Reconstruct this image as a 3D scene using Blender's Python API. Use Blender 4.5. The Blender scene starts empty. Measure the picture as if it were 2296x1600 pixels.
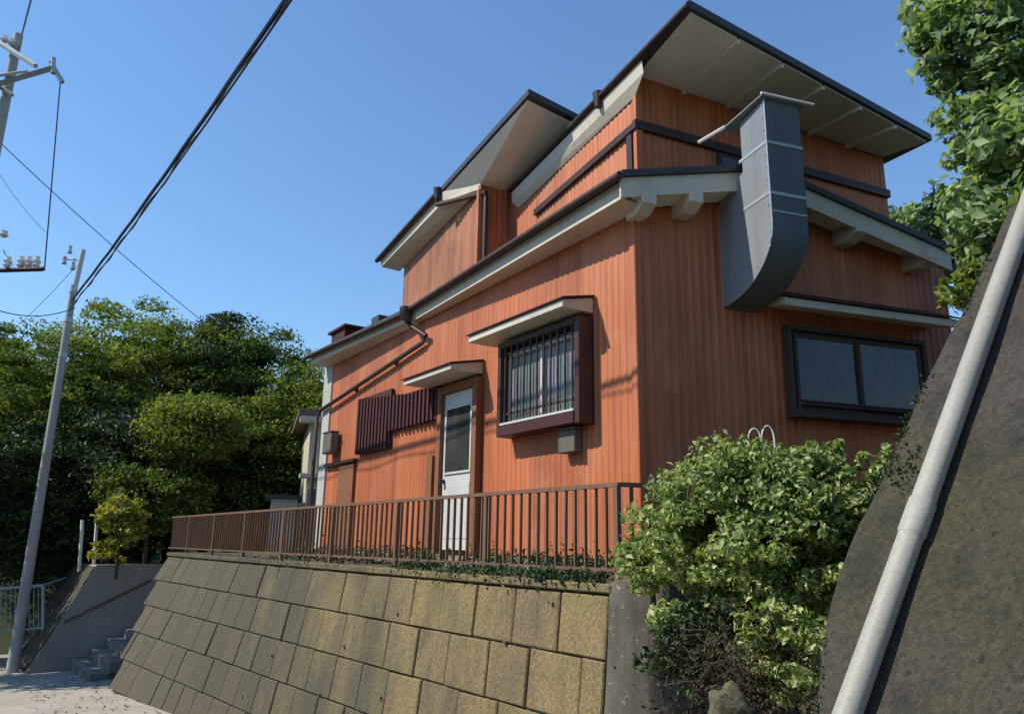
import bpy, bmesh, math, random
import numpy as np
from mathutils import Matrix, Vector

random.seed(7)
RNG = np.random.default_rng(11)
scene = bpy.context.scene
COL = scene.collection

# ------------------------------------------------------------------ camera
FPX, IMW, IMH = 1700.0, 2296.0, 1600.0
EYE = np.array([0.0, 0.0, 1.55])
PITCH = math.atan((1222 - 800) / FPX)
ROLL = 0.017
_c, _s = math.cos(PITCH), math.sin(PITCH)
_fw = np.array([0, _c, _s]); _up = np.array([0, -_s, _c]); _rt = np.array([1.0, 0, 0])
RT = _rt * math.cos(ROLL) + _up * math.sin(ROLL)
UP = _up * math.cos(ROLL) - _rt * math.sin(ROLL)
FWD = _fw
cam_d = bpy.data.cameras.new("Camera")
cam_d.sensor_width = 36.0
cam_d.sensor_fit = 'HORIZONTAL'
cam_d.lens = 36.0 * FPX / IMW
cam_d.clip_start = 0.05
cam_d.clip_end = 2000
cam = bpy.data.objects.new("Camera", cam_d)
COL.objects.link(cam)
_m = Matrix(((RT[0], UP[0], -FWD[0], EYE[0]), (RT[1], UP[1], -FWD[1], EYE[1]), (RT[2], UP[2], -FWD[2], EYE[2]), (0, 0, 0, 1)))
cam.matrix_world = _m
scene.camera = cam

# ------------------------------------------------------------------ sky, sun, exposure
SUN_AZ, SUN_EL = -100.0, 45.0          # compass-like: 0 = straight ahead (+Y), negative = to the left
_a, _e = math.radians(SUN_AZ), math.radians(SUN_EL)
SUN_DIR = Vector((math.sin(_a) * math.cos(_e), math.cos(_a) * math.cos(_e), math.sin(_e)))
world = bpy.data.worlds.new("World"); scene.world = world
world.use_nodes = True
nt = world.node_tree; nt.nodes.clear()
wo = nt.nodes.new('ShaderNodeOutputWorld'); bg = nt.nodes.new('ShaderNodeBackground'); sk = nt.nodes.new('ShaderNodeTexSky')
sk.sky_type = 'NISHITA'; sk.sun_disc = False
sk.sun_elevation = _e; sk.sun_rotation = _a
sk.altitude = 0; sk.air_density = 1.45; sk.dust_density = 0.0; sk.ozone_density = 9.0
bg.inputs['Strength'].default_value = 0.107
nt.links.new(sk.outputs[0], bg.inputs[0]); nt.links.new(bg.outputs[0], wo.inputs[0])
sun_d = bpy.data.lights.new("Sun", 'SUN'); sun_d.energy = 3.5; sun_d.angle = math.radians(0.55); sun_d.color = (1.0, 0.94, 0.84)
sun = bpy.data.objects.new("Sun", sun_d); COL.objects.link(sun)
sun.rotation_euler = SUN_DIR.to_track_quat('Z', 'Y').to_euler()
vs = scene.view_settings
vs.view_transform = 'Standard'; vs.look = 'None'; vs.gamma = 1.0; vs.exposure = 0.72
vs.use_curve_mapping = False

# ------------------------------------------------------------------ geometry helpers
def ray(x, y):
    return FWD * FPX + RT * (x - IMW / 2) - UP * (y - IMH / 2)
def at_y(x, y, d):
    r = ray(x, y); return EYE + r * (d / r[1])
def at_z(x, y, z):
    r = ray(x, y); return EYE + r * ((z - EYE[2]) / r[2])
def az(a):
    a = math.radians(a); return np.array([math.sin(a), math.cos(a)])

def tag(o, label=None, cat=None, group=None, kind=None):
    if label: o['label'] = label
    if cat: o['category'] = cat
    if group: o['group'] = group
    if kind: o['kind'] = kind
    return o
def empty(name, loc, label, cat, group=None):
    o = bpy.data.objects.new(name, None); COL.objects.link(o)
    o.location = loc; o.empty_display_size = 0.2
    return tag(o, label, cat, group)
def link(name, me, mat, parent=None):
    o = bpy.data.objects.new(name, me); COL.objects.link(o)
    if mat is not None and len(me.materials) == 0:
        me.materials.append(mat)
    if parent is not None:
        o.parent = parent
        w = parent.location.copy(); p = parent.parent
        while p is not None:
            w += p.location; p = p.parent
        o.location = -w
    return o
def mk(name, verts, faces, mat, parent=None, smooth=False):
    me = bpy.data.meshes.new(name)
    me.from_pydata([tuple(map(float, v)) for v in verts], [], faces)
    me.validate(); me.update()
    if smooth:
        me.polygons.foreach_set('use_smooth', [True] * len(me.polygons))
    return link(name, me, mat, parent)
class MB:
    """collects shapes that belong to one part"""
    def __init__(s): s.v = []; s.f = []
    def hexa(s, p):   # 8 points: bottom ring 0-3, top ring 4-7
        b = len(s.v); s.v += [tuple(q) for q in p]
        for q in ((3, 2, 1, 0), (4, 5, 6, 7), (0, 1, 5, 4), (1, 2, 6, 5), (2, 3, 7, 6), (3, 0, 4, 7)):
            s.f.append(tuple(b + i for i in q))
    def prism(s, ring_a, ring_b):
        b = len(s.v); n = len(ring_a); s.v += [tuple(q) for q in ring_a] + [tuple(q) for q in ring_b]
        s.f.append(tuple(b + i for i in range(n))[::-1]); s.f.append(tuple(b + n + i for i in range(n)))
        for i in range(n):
            j = (i + 1) % n; s.f.append((b + i, b + j, b + n + j, b + n + i))
    def tube(s, pts, rad, n=8, cap=True):
        pts = [np.array(p, float) for p in pts]
        if not hasattr(rad, '__len__'): rad = [rad] * len(pts)
        b = len(s.v)
        for i, p in enumerate(pts):
            t = pts[min(i + 1, len(pts) - 1)] - pts[max(i - 1, 0)]; t = t / (np.linalg.norm(t) + 1e-9)
            a = np.array([0, 0, 1.0]) if abs(t[2]) < 0.9 else np.array([1.0, 0, 0])
            x = np.cross(t, a); x /= np.linalg.norm(x); y = np.cross(t, x)
            for k in range(n):
                w = 2 * math.pi * k / n
                s.v.append(tuple(p + (x * math.cos(w) + y * math.sin(w)) * rad[i]))
        for i in range(len(pts) - 1):
            for k in range(n):
                k2 = (k + 1) % n
                s.f.append((b + i * n + k, b + i * n + k2, b + (i + 1) * n + k2, b + (i + 1) * n + k))
        if cap:
            s.f.append(tuple(b + k for k in range(n))[::-1]); e = b + (len(pts) - 1) * n
            s.f.append(tuple(e + k for k in range(n)))
    def build(s, name, mat, parent=None, smooth=False, bevel=0.0):
        o = mk(name, s.v, s.f, mat, parent, smooth)
        bm = bmesh.new(); bm.from_mesh(o.data)
        bmesh.ops.recalc_face_normals(bm, faces=bm.faces)
        if bevel > 0:
            bmesh.ops.bevel(bm, geom=list(bm.edges), offset=bevel, segments=1, affect='EDGES', clamp_overlap=True)
        bm.to_mesh(o.data); bm.free()
        if smooth:
            o.data.polygons.foreach_set('use_smooth', [True] * len(o.data.polygons))
            try: o.data.set_sharp_from_angle(angle=math.radians(45))
            except Exception: pass
        return o

class Frame:
    """vertical reference plane: s along it, o out of it, z up"""
    def __init__(self, P, d, n):
        self.P = np.array(P[:2], float); self.d = np.array(d); self.n = np.array(n)
    def __call__(self, s, o, z):
        q = self.P + self.d * s + self.n * o
        return np.array([q[0], q[1], z])
    def box(self, mb, s0, s1, o0, o1, z0, z1):
        c = self
        mb.hexa([c(s0, o0, z0), c(s1, o0, z0), c(s1, o1, z0), c(s0, o1, z0), c(s0, o0, z1), c(s1, o0, z1), c(s1, o1, z1), c(s0, o1, z1)])
        return mb
    def one(self, name, mat, parent, s0, s1, o0, o1, z0, z1, bevel=0.0):
        return self.box(MB(), s0, s1, o0, o1, z0, z1).build(name, mat, parent, bevel=bevel)

def corrugated(name, fr, s0, s1, zb, ztop, mat, parent, period=0.1, depth=0.008, o=0.0):
    """a wall backing covered by ribbed sheets that lap over one another; ztop = list of (s, z)"""
    xs = [a for a, b in ztop]; zs = [b for a, b in ztop]
    zt = lambda q: float(np.interp(q, xs, zs))
    brk = sorted(set([s0, s1] + [x for x in xs if s0 < x < s1]))
    v = []; f = []
    for i, q in enumerate(brk):
        v += [fr(q, o - 0.012, zb), fr(q, o - 0.012, zt(q) - 0.004)]
        if i: f.append((2 * i - 2, 2 * i, 2 * i + 1, 2 * i - 1))
    wall = mk(name, v, f, mat, parent)
    prof = ((0.0, 0.0), (0.46, 0.0), (0.60, 1.0), (0.86, 1.0))
    per = 9; k0 = s0; idx = 0
    while k0 < s1 - 1e-6:
        k1 = min(k0 + per * period, s1); ss = []
        n = int(math.ceil((k1 - k0) / period - 1e-6))
        for i in range(n + 1):
            for a, d in prof:
                q = k0 + (i + a) * period
                if q < k1 - 1e-6: ss.append((q, d * depth))
        if k1 < s1: ss += [(k1, 0.0), (k1 + 0.035, 0.001)]
        else: ss.append((k1, 0.0))
        for x in xs:
            if k0 < x < k1: ss.append((x, 0.0))
        ss.sort()
        lap = 0.0015 + (0.003 if idx % 2 else 0.0) + random.uniform(0, 0.001)
        v = []; f = []
        for q, d in ss:
            q = min(q, s1); v.append(fr(q, o + d + lap, zb)); v.append(fr(q, o + d + lap, zt(q)))
        for i in range(len(ss) - 1): f.append((2 * i, 2 * i + 2, 2 * i + 3, 2 * i + 1))
        mk('siding_sheet', v, f, mat, wall)
        k0 = k1; idx += 1
    return wall

# ------------------------------------------------------------------ materials
def newmat(name):
    m = bpy.data.materials.new(name); m.use_nodes = True
    t = m.node_tree; t.nodes.clear()
    out = t.nodes.new('ShaderNodeOutputMaterial'); p = t.nodes.new('ShaderNodeBsdfPrincipled')
    t.links.new(p.outputs[0], out.inputs[0])
    return m, t, p, out
def N(t, k, **kw):
    n = t.nodes.new(k)
    for a, b in kw.items(): setattr(n, a, b)
    return n
def coords(t, scale=(1, 1, 1)):
    tc = N(t, 'ShaderNodeNewGeometry'); mp = N(t, 'ShaderNodeMapping')
    mp.inputs['Scale'].default_value = scale
    t.links.new(tc.outputs['Position'], mp.inputs[0]); return mp.outputs[0]
def noise(t, vec, scale, detail=4, rough=0.55):
    n = N(t, 'ShaderNodeTexNoise'); n.inputs['Scale'].default_value = scale
    n.inputs['Detail'].default_value = detail; n.inputs['Roughness'].default_value = rough
    t.links.new(vec, n.inputs['Vector']); return n.outputs['Fac']
def ramp(t, fac, stops):
    r = N(t, 'ShaderNodeValToRGB'); e = r.color_ramp.elements
    while len(e) < len(stops): e.new(0.5)
    for el, (p, c) in zip(e, stops):
        el.position = p; el.color = (*c, 1) if len(c) == 3 else c
    t.links.new(fac, r.inputs[0]); return r.outputs[0]
def mix(t, fac, a, b, mode='MIX'):
    m = N(t, 'ShaderNodeMix', data_type='RGBA', blend_type=mode)
    if isinstance(fac, (int, float)): m.inputs[0].default_value = fac
    else: t.links.new(fac, m.inputs[0])
    for k, x in ((6, a), (7, b)):
        if isinstance(x, tuple): m.inputs[k].default_value = (*x, 1) if len(x) == 3 else x
        else: t.links.new(x, m.inputs[k])
    return m.outputs[2]
def bump(t, p, h, strength=0.3, dist=0.01):
    b = N(t, 'ShaderNodeBump'); b.inputs['Strength'].default_value = strength; b.inputs['Distance'].default_value = dist
    t.links.new(h, b.inputs['Height']); t.links.new(b.outputs[0], p.inputs['Normal'])
def weathered(name, base, dirt, rough=0.6, scale=3.0, streak=True, dirt_lo=0.5, dirt_hi=0.75, metal=0.0, bmp=0.15, spots=None, vary=0.18):
    m, t, p, out = newmat(name)
    v = coords(t)
    vst = coords(t, (1.6, 1.6, 0.16)) if streak else v
    n1 = noise(t, vst, scale * 1.7, 5, 0.6)
    n2 = noise(t, v, scale * 0.35, 3)
    n3 = noise(t, v, scale * 22, 3, 0.7)
    f = ramp(t, n1, [(dirt_lo, (0, 0, 0)), (dirt_hi, (1, 1, 1))])
    c = mix(t, f, base, dirt)
    lo = tuple(max(0, b * (1 - vary)) for b in base); hi = tuple(min(1, b * (1 + vary)) for b in base)
    c2 = ramp(t, n2, [(0.3, lo), (0.7, hi)])
    c = mix(t, 0.5, c, c2)
    g = ramp(t, n3, [(0.3, (0.82, 0.82, 0.82)), (0.7, (1.06, 1.06, 1.06))])
    c = mix(t, 1.0, c, g, 'MULTIPLY')
    if spots:
        n4 = noise(t, v, scale * 5, 4)
        c = mix(t, ramp(t, n4, [(0.60, (0, 0, 0)), (0.70, (1, 1, 1))]), c, spots)
    t.links.new(c, p.inputs['Base Color'])
    p.inputs['Roughness'].default_value = rough; p.inputs['Metallic'].default_value = metal; p.inputs['Specular IOR Level'].default_value = 0.3
    bump(t, p, n3, bmp, 0.004)
    return m
def leafmat(name, dark, mid, light, trans=0.35, rough=0.45):
    m, t, p, out = newmat(name)
    g = N(t, 'ShaderNodeNewGeometry')
    c = ramp(t, g.outputs['Random Per Island'], [(0.0, dark), (0.5, mid), (1.0, light)])
    pos = coords(t); big = noise(t, pos, 0.9, 2)
    c = mix(t, 1.0, c, ramp(t, big, [(0.3, (0.7, 0.75, 0.7)), (0.7, (1.25, 1.2, 1.0))]), 'MULTIPLY')
    t.links.new(c, p.inputs['Base Color']); p.inputs['Roughness'].default_value = rough; p.inputs['Specular IOR Level'].default_value = 0.22
    tr = N(t, 'ShaderNodeBsdfTranslucent')
    c2 = mix(t, 1.0, c, (1.3, 1.45, 0.55), 'MULTIPLY'); t.links.new(c2, tr.inputs[0])
    ms = N(t, 'ShaderNodeMixShader'); ms.inputs[0].default_value = trans
    t.links.new(p.outputs[0], ms.inputs[1]); t.links.new(tr.outputs[0], ms.inputs[2]); t.links.new(ms.outputs[0], out.inputs[0])
    return m

def siding_mat(name, base, stain, chalk):
    m, t, p, out = newmat(name)
    v = coords(t)
    vs_ = coords(t, (1.5, 1.5, 0.13))
    vst2 = coords(t, (9.0, 9.0, 0.25))
    st = noise(t, vs_, 2.6, 6, 0.62)
    fine = noise(t, vst2, 2.2, 3, 0.5)
    big = noise(t, v, 0.55, 3)
    gr = noise(t, v, 60, 2, 0.6)
    c = mix(t, ramp(t, big, [(0.35, (0, 0, 0)), (0.65, (1, 1, 1))]), base, chalk)
    c = mix(t, ramp(t, st, [(0.46, (0, 0, 0)), (0.74, (0.9, 0.9, 0.9))]), c, stain)
    c = mix(t, 1.0, c, ramp(t, fine, [(0.25, (0.82, 0.82, 0.82)), (0.75, (1.1, 1.1, 1.1))]), 'MULTIPLY')
    c = mix(t, 1.0, c, ramp(t, gr, [(0.3, (0.92, 0.92, 0.92)), (0.7, (1.04, 1.04, 1.04))]), 'MULTIPLY')
    oi = N(t, 'ShaderNodeObjectInfo')
    c = mix(t, 1.0, c, ramp(t, oi.outputs['Random'], [(0.0, (0.84, 0.84, 0.84)), (0.5, (1.0, 1.0, 1.0)), (1.0, (1.12, 1.12, 1.13))]), 'MULTIPLY')
    runs = noise(t, coords(t, (14.0, 14.0, 0.55)), 1.3, 4, 0.7)
    c = mix(t, ramp(t, runs, [(0.60, (0, 0, 0)), (0.72, (0.75, 0.75, 0.75))]), c, tuple(x * 0.6 for x in stain))
    fade = noise(t, coords(t, (0.8, 0.8, 0.5)), 1.9, 5, 0.65)
    c = mix(t, ramp(t, fade, [(0.50, (0, 0, 0)), (0.70, (0.55, 0.55, 0.55))]), c, (0.50, 0.205, 0.105))
    t.links.new(c, p.inputs['Base Color'])
    p.inputs['Roughness'].default_value = 0.52; p.inputs['Specular IOR Level'].default_value = 0.35
    bump(t, p, st, 0.08, 0.01)
    return m
M = {}
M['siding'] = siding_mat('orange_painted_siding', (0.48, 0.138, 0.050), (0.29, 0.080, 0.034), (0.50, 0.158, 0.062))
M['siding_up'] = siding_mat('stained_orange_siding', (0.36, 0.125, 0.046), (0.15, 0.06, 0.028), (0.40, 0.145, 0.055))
M['cream'] = weathered('cream_paint', (0.55, 0.49, 0.40), (0.33, 0.28, 0.21), 0.55, 2.0, True, 0.52, 0.8, bmp=0.08)
M['soffit'] = weathered('soffit_board', (0.76, 0.71, 0.62), (0.56, 0.52, 0.44), 0.75, 1.3, False, 0.45, 0.8, bmp=0.1)
M['brown'] = weathered('dark_brown_metal', (0.050, 0.028, 0.024), (0.085, 0.045, 0.03), 0.45, 4, True, bmp=0.1)
M['maroon'] = weathered('maroon_painted_wood', (0.060, 0.018, 0.019), (0.036, 0.014, 0.014), 0.8, 4, True, bmp=0.1)
M['roofdark'] = weathered('dark_roof_metal', (0.045, 0.045, 0.05), (0.08, 0.07, 0.06), 0.5, 3, False, bmp=0.1)
M['trimgray'] = weathered('grey_painted_trim', (0.46, 0.45, 0.40), (0.24, 0.23, 0.2), 0.6, 3, True, bmp=0.1)
M['alu'] = weathered('white_aluminium', (0.55, 0.54, 0.51), (0.36, 0.35, 0.32), 0.4, 3, True, 0.55, 0.8, bmp=0.04)
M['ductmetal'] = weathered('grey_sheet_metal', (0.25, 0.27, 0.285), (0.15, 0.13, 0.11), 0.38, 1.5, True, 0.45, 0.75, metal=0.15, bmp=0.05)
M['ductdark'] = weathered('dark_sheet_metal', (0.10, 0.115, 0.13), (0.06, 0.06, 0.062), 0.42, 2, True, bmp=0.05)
M['fence'] = weathered('rusty_brown_fence_paint', (0.15, 0.085, 0.052), (0.24, 0.155, 0.10), 0.6, 9, True, 0.46, 0.72, bmp=0.2)
M['pole'] = weathered('pole_concrete', (0.34, 0.34, 0.32), (0.2, 0.195, 0.18), 0.85, 3, True, 0.45, 0.75, bmp=0.2)
M['galv'] = weathered('galvanised_steel', (0.42, 0.45, 0.46), (0.25, 0.26, 0.26), 0.45, 6, False, metal=0.4, bmp=0.05)
M['pvc'] = weathered('grey_pvc_pipe', (0.33, 0.315, 0.265), (0.26, 0.245, 0.2), 0.55, 3, False, 0.55, 0.8, bmp=0.03)
M['cable'] = weathered('black_cable', (0.02, 0.022, 0.026), (0.035, 0.035, 0.04), 0.5, 5, False, bmp=0.0)
M['ceramic'] = weathered('white_ceramic', (0.7, 0.69, 0.66), (0.5, 0.48, 0.45), 0.3, 5, False, bmp=0.0)
M['railpaint'] = weathered('pale_green_rail_paint', (0.30, 0.40, 0.37), (0.2, 0.24, 0.22), 0.5, 6, True, bmp=0.05)
M['creamwall'] = weathered('cream_render', (0.52, 0.47, 0.34), (0.36, 0.33, 0.25), 0.8, 1.2, True, bmp=0.2)
M['paleroof'] = weathered('brown_roof_tile', (0.16, 0.12, 0.09), (0.08, 0.065, 0.05), 0.7, 3, False, bmp=0.3)
M['bankgreen'] = weathered('overgrown_bank', (0.035, 0.05, 0.02), (0.02, 0.025, 0.012), 0.95, 4, False, 0.45, 0.7, bmp=1.0, spots=(0.06, 0.075, 0.03))
M['bark'] = weathered('bark', (0.075, 0.055, 0.04), (0.03, 0.024, 0.018), 0.9, 8, True, bmp=0.6)
M['soil'] = weathered('dark_soil_and_litter', (0.085, 0.065, 0.045), (0.14, 0.11, 0.075), 0.95, 9, False, 0.45, 0.7, bmp=0.9, spots=(0.15, 0.12, 0.08))
M['wood'] = weathered('weathered_brown_board', (0.22, 0.095, 0.045), (0.12, 0.055, 0.03), 0.7, 6, True, bmp=0.2)
M['plinth'] = weathered('grey_concrete_plinth', (0.22, 0.2, 0.17), (0.12, 0.11, 0.09), 0.9, 4, True, bmp=0.4)
M['mortar'] = concrete('stained_mortar_render', (0.11, 0.095, 0.075), (0.085, 0.08, 0.05), (0.042, 0.038, 0.03), (0.17, 0.15, 0.12), 1.0) if False else weathered('stained_mortar_render', (0.12, 0.105, 0.085), (0.04, 0.036, 0.03), 0.95, 3.4, True, 0.42, 0.62, bmp=1.0, spots=(0.22, 0.2, 0.17))
M['joint'] = weathered('mossy_mortar_joint', (0.095, 0.078, 0.05), (0.05, 0.048, 0.028), 0.95, 6, False, bmp=0.8)
M['palecon'] = weathered('pale_smooth_concrete', (0.29, 0.255, 0.205), (0.16, 0.14, 0.11), 0.85, 1.6, True, 0.5, 0.8, bmp=0.3)
M['shadebrown'] = weathered('dull_brown_frame', (0.075, 0.05, 0.04), (0.045, 0.032, 0.027), 0.8, 5, True, bmp=0.1)
M['bin'] = weathered('grey_green_box', (0.13, 0.115, 0.09), (0.07, 0.06, 0.05), 0.5, 6, True, bmp=0.1)

def concrete(name, base, moss, dark, pale, bmp=0.6, far_dark=None):
    m, t, p, out = newmat(name)
    v = coords(t); vst = coords(t, (2.2, 2.2, 0.5))
    oi = N(t, 'ShaderNodeObjectInfo')
    n1 = noise(t, v, 1.1, 5, 0.6); n2 = noise(t, vst, 2.4, 6, 0.65); n3 = noise(t, v, 38, 5, 0.75); n4 = noise(t, v, 9, 5, 0.65)
    c = mix(t, ramp(t, n1, [(0.38, (0, 0, 0)), (0.62, (1, 1, 1))]), base, moss)
    c = mix(t, ramp(t, n2, [(0.50, (0, 0, 0)), (0.70, (0.85, 0.85, 0.85))]), c, dark)
    if far_dark:       # broad darkening that spreads across the wall, patchy, heavier towards its far end
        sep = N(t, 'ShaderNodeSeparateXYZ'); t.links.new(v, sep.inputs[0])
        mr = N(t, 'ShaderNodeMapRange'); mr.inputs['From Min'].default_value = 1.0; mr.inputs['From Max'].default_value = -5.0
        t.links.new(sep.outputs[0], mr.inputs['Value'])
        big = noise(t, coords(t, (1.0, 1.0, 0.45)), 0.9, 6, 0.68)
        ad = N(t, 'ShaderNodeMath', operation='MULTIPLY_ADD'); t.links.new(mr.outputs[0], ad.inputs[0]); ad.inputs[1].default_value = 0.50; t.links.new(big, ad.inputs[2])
        c = mix(t, ramp(t, ad.outputs[0], [(0.58, (0, 0, 0)), (0.86, (0.88, 0.88, 0.88))]), c, far_dark)
    c = mix(t, ramp(t, n4, [(0.66, (0, 0, 0)), (0.78, (0.8, 0.8, 0.8))]), c, pale)
    c = mix(t, 1.0, c, ramp(t, oi.outputs['Random'], [(0.0, (0.88, 0.89, 0.88)), (0.5, (1.0, 0.99, 0.97)), (1.0, (1.10, 1.06, 0.99))]), 'MULTIPLY')
    c = mix(t, 1.0, c, ramp(t, n3, [(0.32, (0.5, 0.5, 0.5)), (0.5, (1, 1, 1)), (0.70, (1.5, 1.45, 1.35))]), 'MULTIPLY')
    n5 = noise(t, v, 170, 3, 0.8)
    c = mix(t, 1.0, c, ramp(t, n5, [(0.34, (0.55, 0.55, 0.55)), (0.5, (1, 1, 1)), (0.68, (1.5, 1.46, 1.38))]), 'MULTIPLY')
    pit = noise(t, v, 26, 2, 0.5)
    c = mix(t, ramp(t, pit, [(0.26, (0.8, 0.8, 0.8)), (0.33, (0, 0, 0))]), c, tuple(x * 0.5 for x in dark))
    t.links.new(c, p.inputs['Base Color']); p.inputs['Roughness'].default_value = 0.95
    b1 = N(t, 'ShaderNodeMath', operation='ADD'); t.links.new(n3, b1.inputs[0]); t.links.new(n4, b1.inputs[1])
    bump(t, p, b1.outputs[0], bmp, 0.012)
    return m
M['block'] = concrete('mossy_concrete_block', (0.215, 0.158, 0.08), (0.175, 0.148, 0.06), (0.115, 0.09, 0.05), (0.25, 0.2, 0.125), 0.8, far_dark=(0.062, 0.058, 0.042))
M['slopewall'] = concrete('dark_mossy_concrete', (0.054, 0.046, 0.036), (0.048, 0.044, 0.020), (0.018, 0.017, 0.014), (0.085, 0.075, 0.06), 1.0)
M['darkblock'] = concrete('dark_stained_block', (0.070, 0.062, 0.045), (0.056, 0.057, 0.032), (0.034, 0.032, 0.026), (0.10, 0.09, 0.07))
M['agedblock'] = concrete('grey_stained_block', (0.115, 0.095, 0.056), (0.09, 0.085, 0.042), (0.055, 0.05, 0.034), (0.15, 0.128, 0.088))

def glassmat(name, base, rough=0.06):
    m, t, p, out = newmat(name)
    v = coords(t, (1, 1, 0.3)); n = noise(t, v, 3, 3)
    c = ramp(t, n, [(0.32, (base[0] * 1.25, base[1] * 1.1, base[2] * 1.3)), (0.5, tuple(b * 0.7 for b in base)), (0.66, (base[0] * 0.8, base[1] * 1.35, base[2] * 0.9))])  # grey and green tints paint reflected trees into the glass colour
    t.links.new(c, p.inputs['Base Color']); p.inputs['Roughness'].default_value = rough
    p.inputs['Specular IOR Level'].default_value = 0.4
    n2 = noise(t, coords(t), 1.3, 2); bump(t, p, n2, 0.06, 0.02)
    return m
M['glass'] = glassmat('dark_window_glass', (0.055, 0.053, 0.050))
M['frosted'] = glassmat('frosted_window_glass', (0.17, 0.185, 0.18), 0.22)
M['curtain'] = weathered('grey_curtain', (0.27, 0.27, 0.26), (0.17, 0.17, 0.17), 0.9, 5, True, bmp=0.1)

def roadmat():
    m, t, p, out = newmat('worn_concrete_road')
    v = coords(t); n1 = noise(t, v, 0.8, 5); n3 = noise(t, v, 90, 4, 0.7); n2 = noise(t, v, 5, 4)
    c = ramp(t, n1, [(0.3, (0.30, 0.265, 0.215)), (0.7, (0.42, 0.375, 0.31))])
    c = mix(t, ramp(t, n2, [(0.58, (0, 0, 0)), (0.72, (1, 1, 1))]), c, (0.22, 0.2, 0.17))
    c = mix(t, 1.0, c, ramp(t, n3, [(0.3, (0.75, 0.75, 0.75)), (0.7, (1.15, 1.15, 1.15))]), 'MULTIPLY')
    t.links.new(c, p.inputs['Base Color']); p.inputs['Roughness'].default_value = 0.9
    bump(t, p, n3, 0.5, 0.006); return m
M['road'] = roadmat()
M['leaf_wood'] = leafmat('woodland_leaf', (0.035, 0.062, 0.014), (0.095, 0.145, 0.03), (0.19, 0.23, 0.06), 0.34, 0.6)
M['leaf_dark'] = leafmat('evergreen_and_shaded_leaf', (0.010, 0.024, 0.012), (0.028, 0.055, 0.022), (0.08, 0.12, 0.05), 0.2, 0.55)  # its darkness also stands in for shade low in the wood
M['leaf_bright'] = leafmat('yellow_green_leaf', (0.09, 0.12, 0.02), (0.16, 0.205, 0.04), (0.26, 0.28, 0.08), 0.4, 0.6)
M['leaf_bush'] = leafmat('glossy_bush_leaf', (0.06, 0.115, 0.035), (0.24, 0.31, 0.11), (0.52, 0.53, 0.31), 0.36, 0.42)
M['leaf_yellow'] = leafmat('yellow_plant_leaf', (0.16, 0.18, 0.03), (0.34, 0.31, 0.06), (0.50, 0.44, 0.13), 0.4, 0.6)
M['leaf_tree'] = leafmat('broad_tree_leaf', (0.07, 0.115, 0.065), (0.22, 0.295, 0.17), (0.38, 0.45, 0.26), 0.42, 0.45)
M['litter'] = leafmat('dry_litter', (0.02, 0.015, 0.009), (0.05, 0.036, 0.022), (0.11, 0.09, 0.06), 0.1, 0.9)

# ------------------------------------------------------------------ reference frames of the place
FENCE0 = at_y(1371, 1088, 6.2)[:2]
FD = az(-36.6); FN = np.array([-FD[1], FD[0]])
STREET = Frame(FENCE0, FD, FN)              # s along the street wall, o towards the street
def road_z(x, y):
    s = np.dot(np.array([x, y]) - FENCE0, FD)
    t = float(np.clip(s + 4.5, -14, 60))
    return float(np.interp(t, [-14, 0, 5, 9, 13.6, 16.8, 21, 60], [0.5, 0.0, -0.5, -0.86, -1.13, -1.22, -1.42, -3.0]))
L0 = at_y(1421, 470, 7.6)
HF_D = az(-34.5); HF_N = np.array([-HF_D[1], HF_D[0]])
HR_D = az(72); HR_N = np.array([HR_D[1], -HR_D[0]])
HF = Frame(L0, HF_D, HF_N); HR = Frame(L0, HR_D, HR_N)
WC = at_y(1428, 300, 8.1)
U_FD = az(-24); U_FN = np.array([-U_FD[1], U_FD[0]]); U_RD = az(66); U_RN = np.array([U_RD[1], -U_RD[0]])
UF = Frame(WC, U_FD, U_FN); UR = Frame(WC, U_RD, U_RN)
WB = at_y(1077, 410, 11.2)
B_FD = az(-26.5); B_FN = np.array([-B_FD[1], B_FD[0]]); B_RD = az(63.5); B_RN = np.array([B_RD[1], -B_RD[0]])
BF = Frame(WB, B_FD, B_FN); BR = Frame(WB, B_RD, B_RN)
ZB = 1.43

# ------------------------------------------------------------------ ground, road, terrace
def grid_sheet(name, x0, x1, y0, y1, nx, ny, fz, mat):
    xs = np.linspace(x0, x1, nx); ys = np.linspace(y0, y1, ny)
    v = [(x, y, fz(x, y)) for y in ys for x in xs]
    f = [(j * nx + i, j * nx + i + 1, (j + 1) * nx + i + 1, (j + 1) * nx + i) for j in range(ny - 1) for i in range(nx - 1)]
    return mk(name, v, f, mat, None, True)
def hnoise(x, y):
    return 0.5 * math.sin(x * 0.37 + 1.3) * math.cos(y * 0.29) + 0.25 * math.sin(x * 0.9 + y * 0.7)
def ground_z(x, y):
    q = np.array([x, y]) - FENCE0; s = float(q @ FD); o = float(q @ FN)
    z = road_z(x, y) - 0.12
    if s > 22: z += min(7.0, (s - 22) * 0.55) * (0.9 + 0.1 * hnoise(x, y))
    if o > 8: z += min(6, (o - 8) * 0.5) * (0.92 + 0.08 * hnoise(x, y))  # unseen rise across the lane, made higher to block low skylight
    if o < -9 : z += min(9, (-9 - o) * 0.5)
    return z
tag(grid_sheet('ground', -140, 140, -120, 190, 160, 176, ground_z, M['bankgreen']), 'dark hillside soil under the trees', None, None, 'structure')
rv = []; rf = []
svals = np.linspace(-30, 40, 71); ovals = np.linspace(-0.4, 6.0, 9)
for s in svals:
    for o in ovals:
        q = STREET(s, o, 0); rv.append((q[0], q[1], road_z(q[0], q[1]) + 0.012 * hnoise(q[0] * 3, q[1] * 3)))
no = len(ovals)
for i in range(len(svals) - 1):
    for j in range(no - 1):
        a = i * no + j; rf.append((a, a + no, a + no + 1, a + 1))
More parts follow.
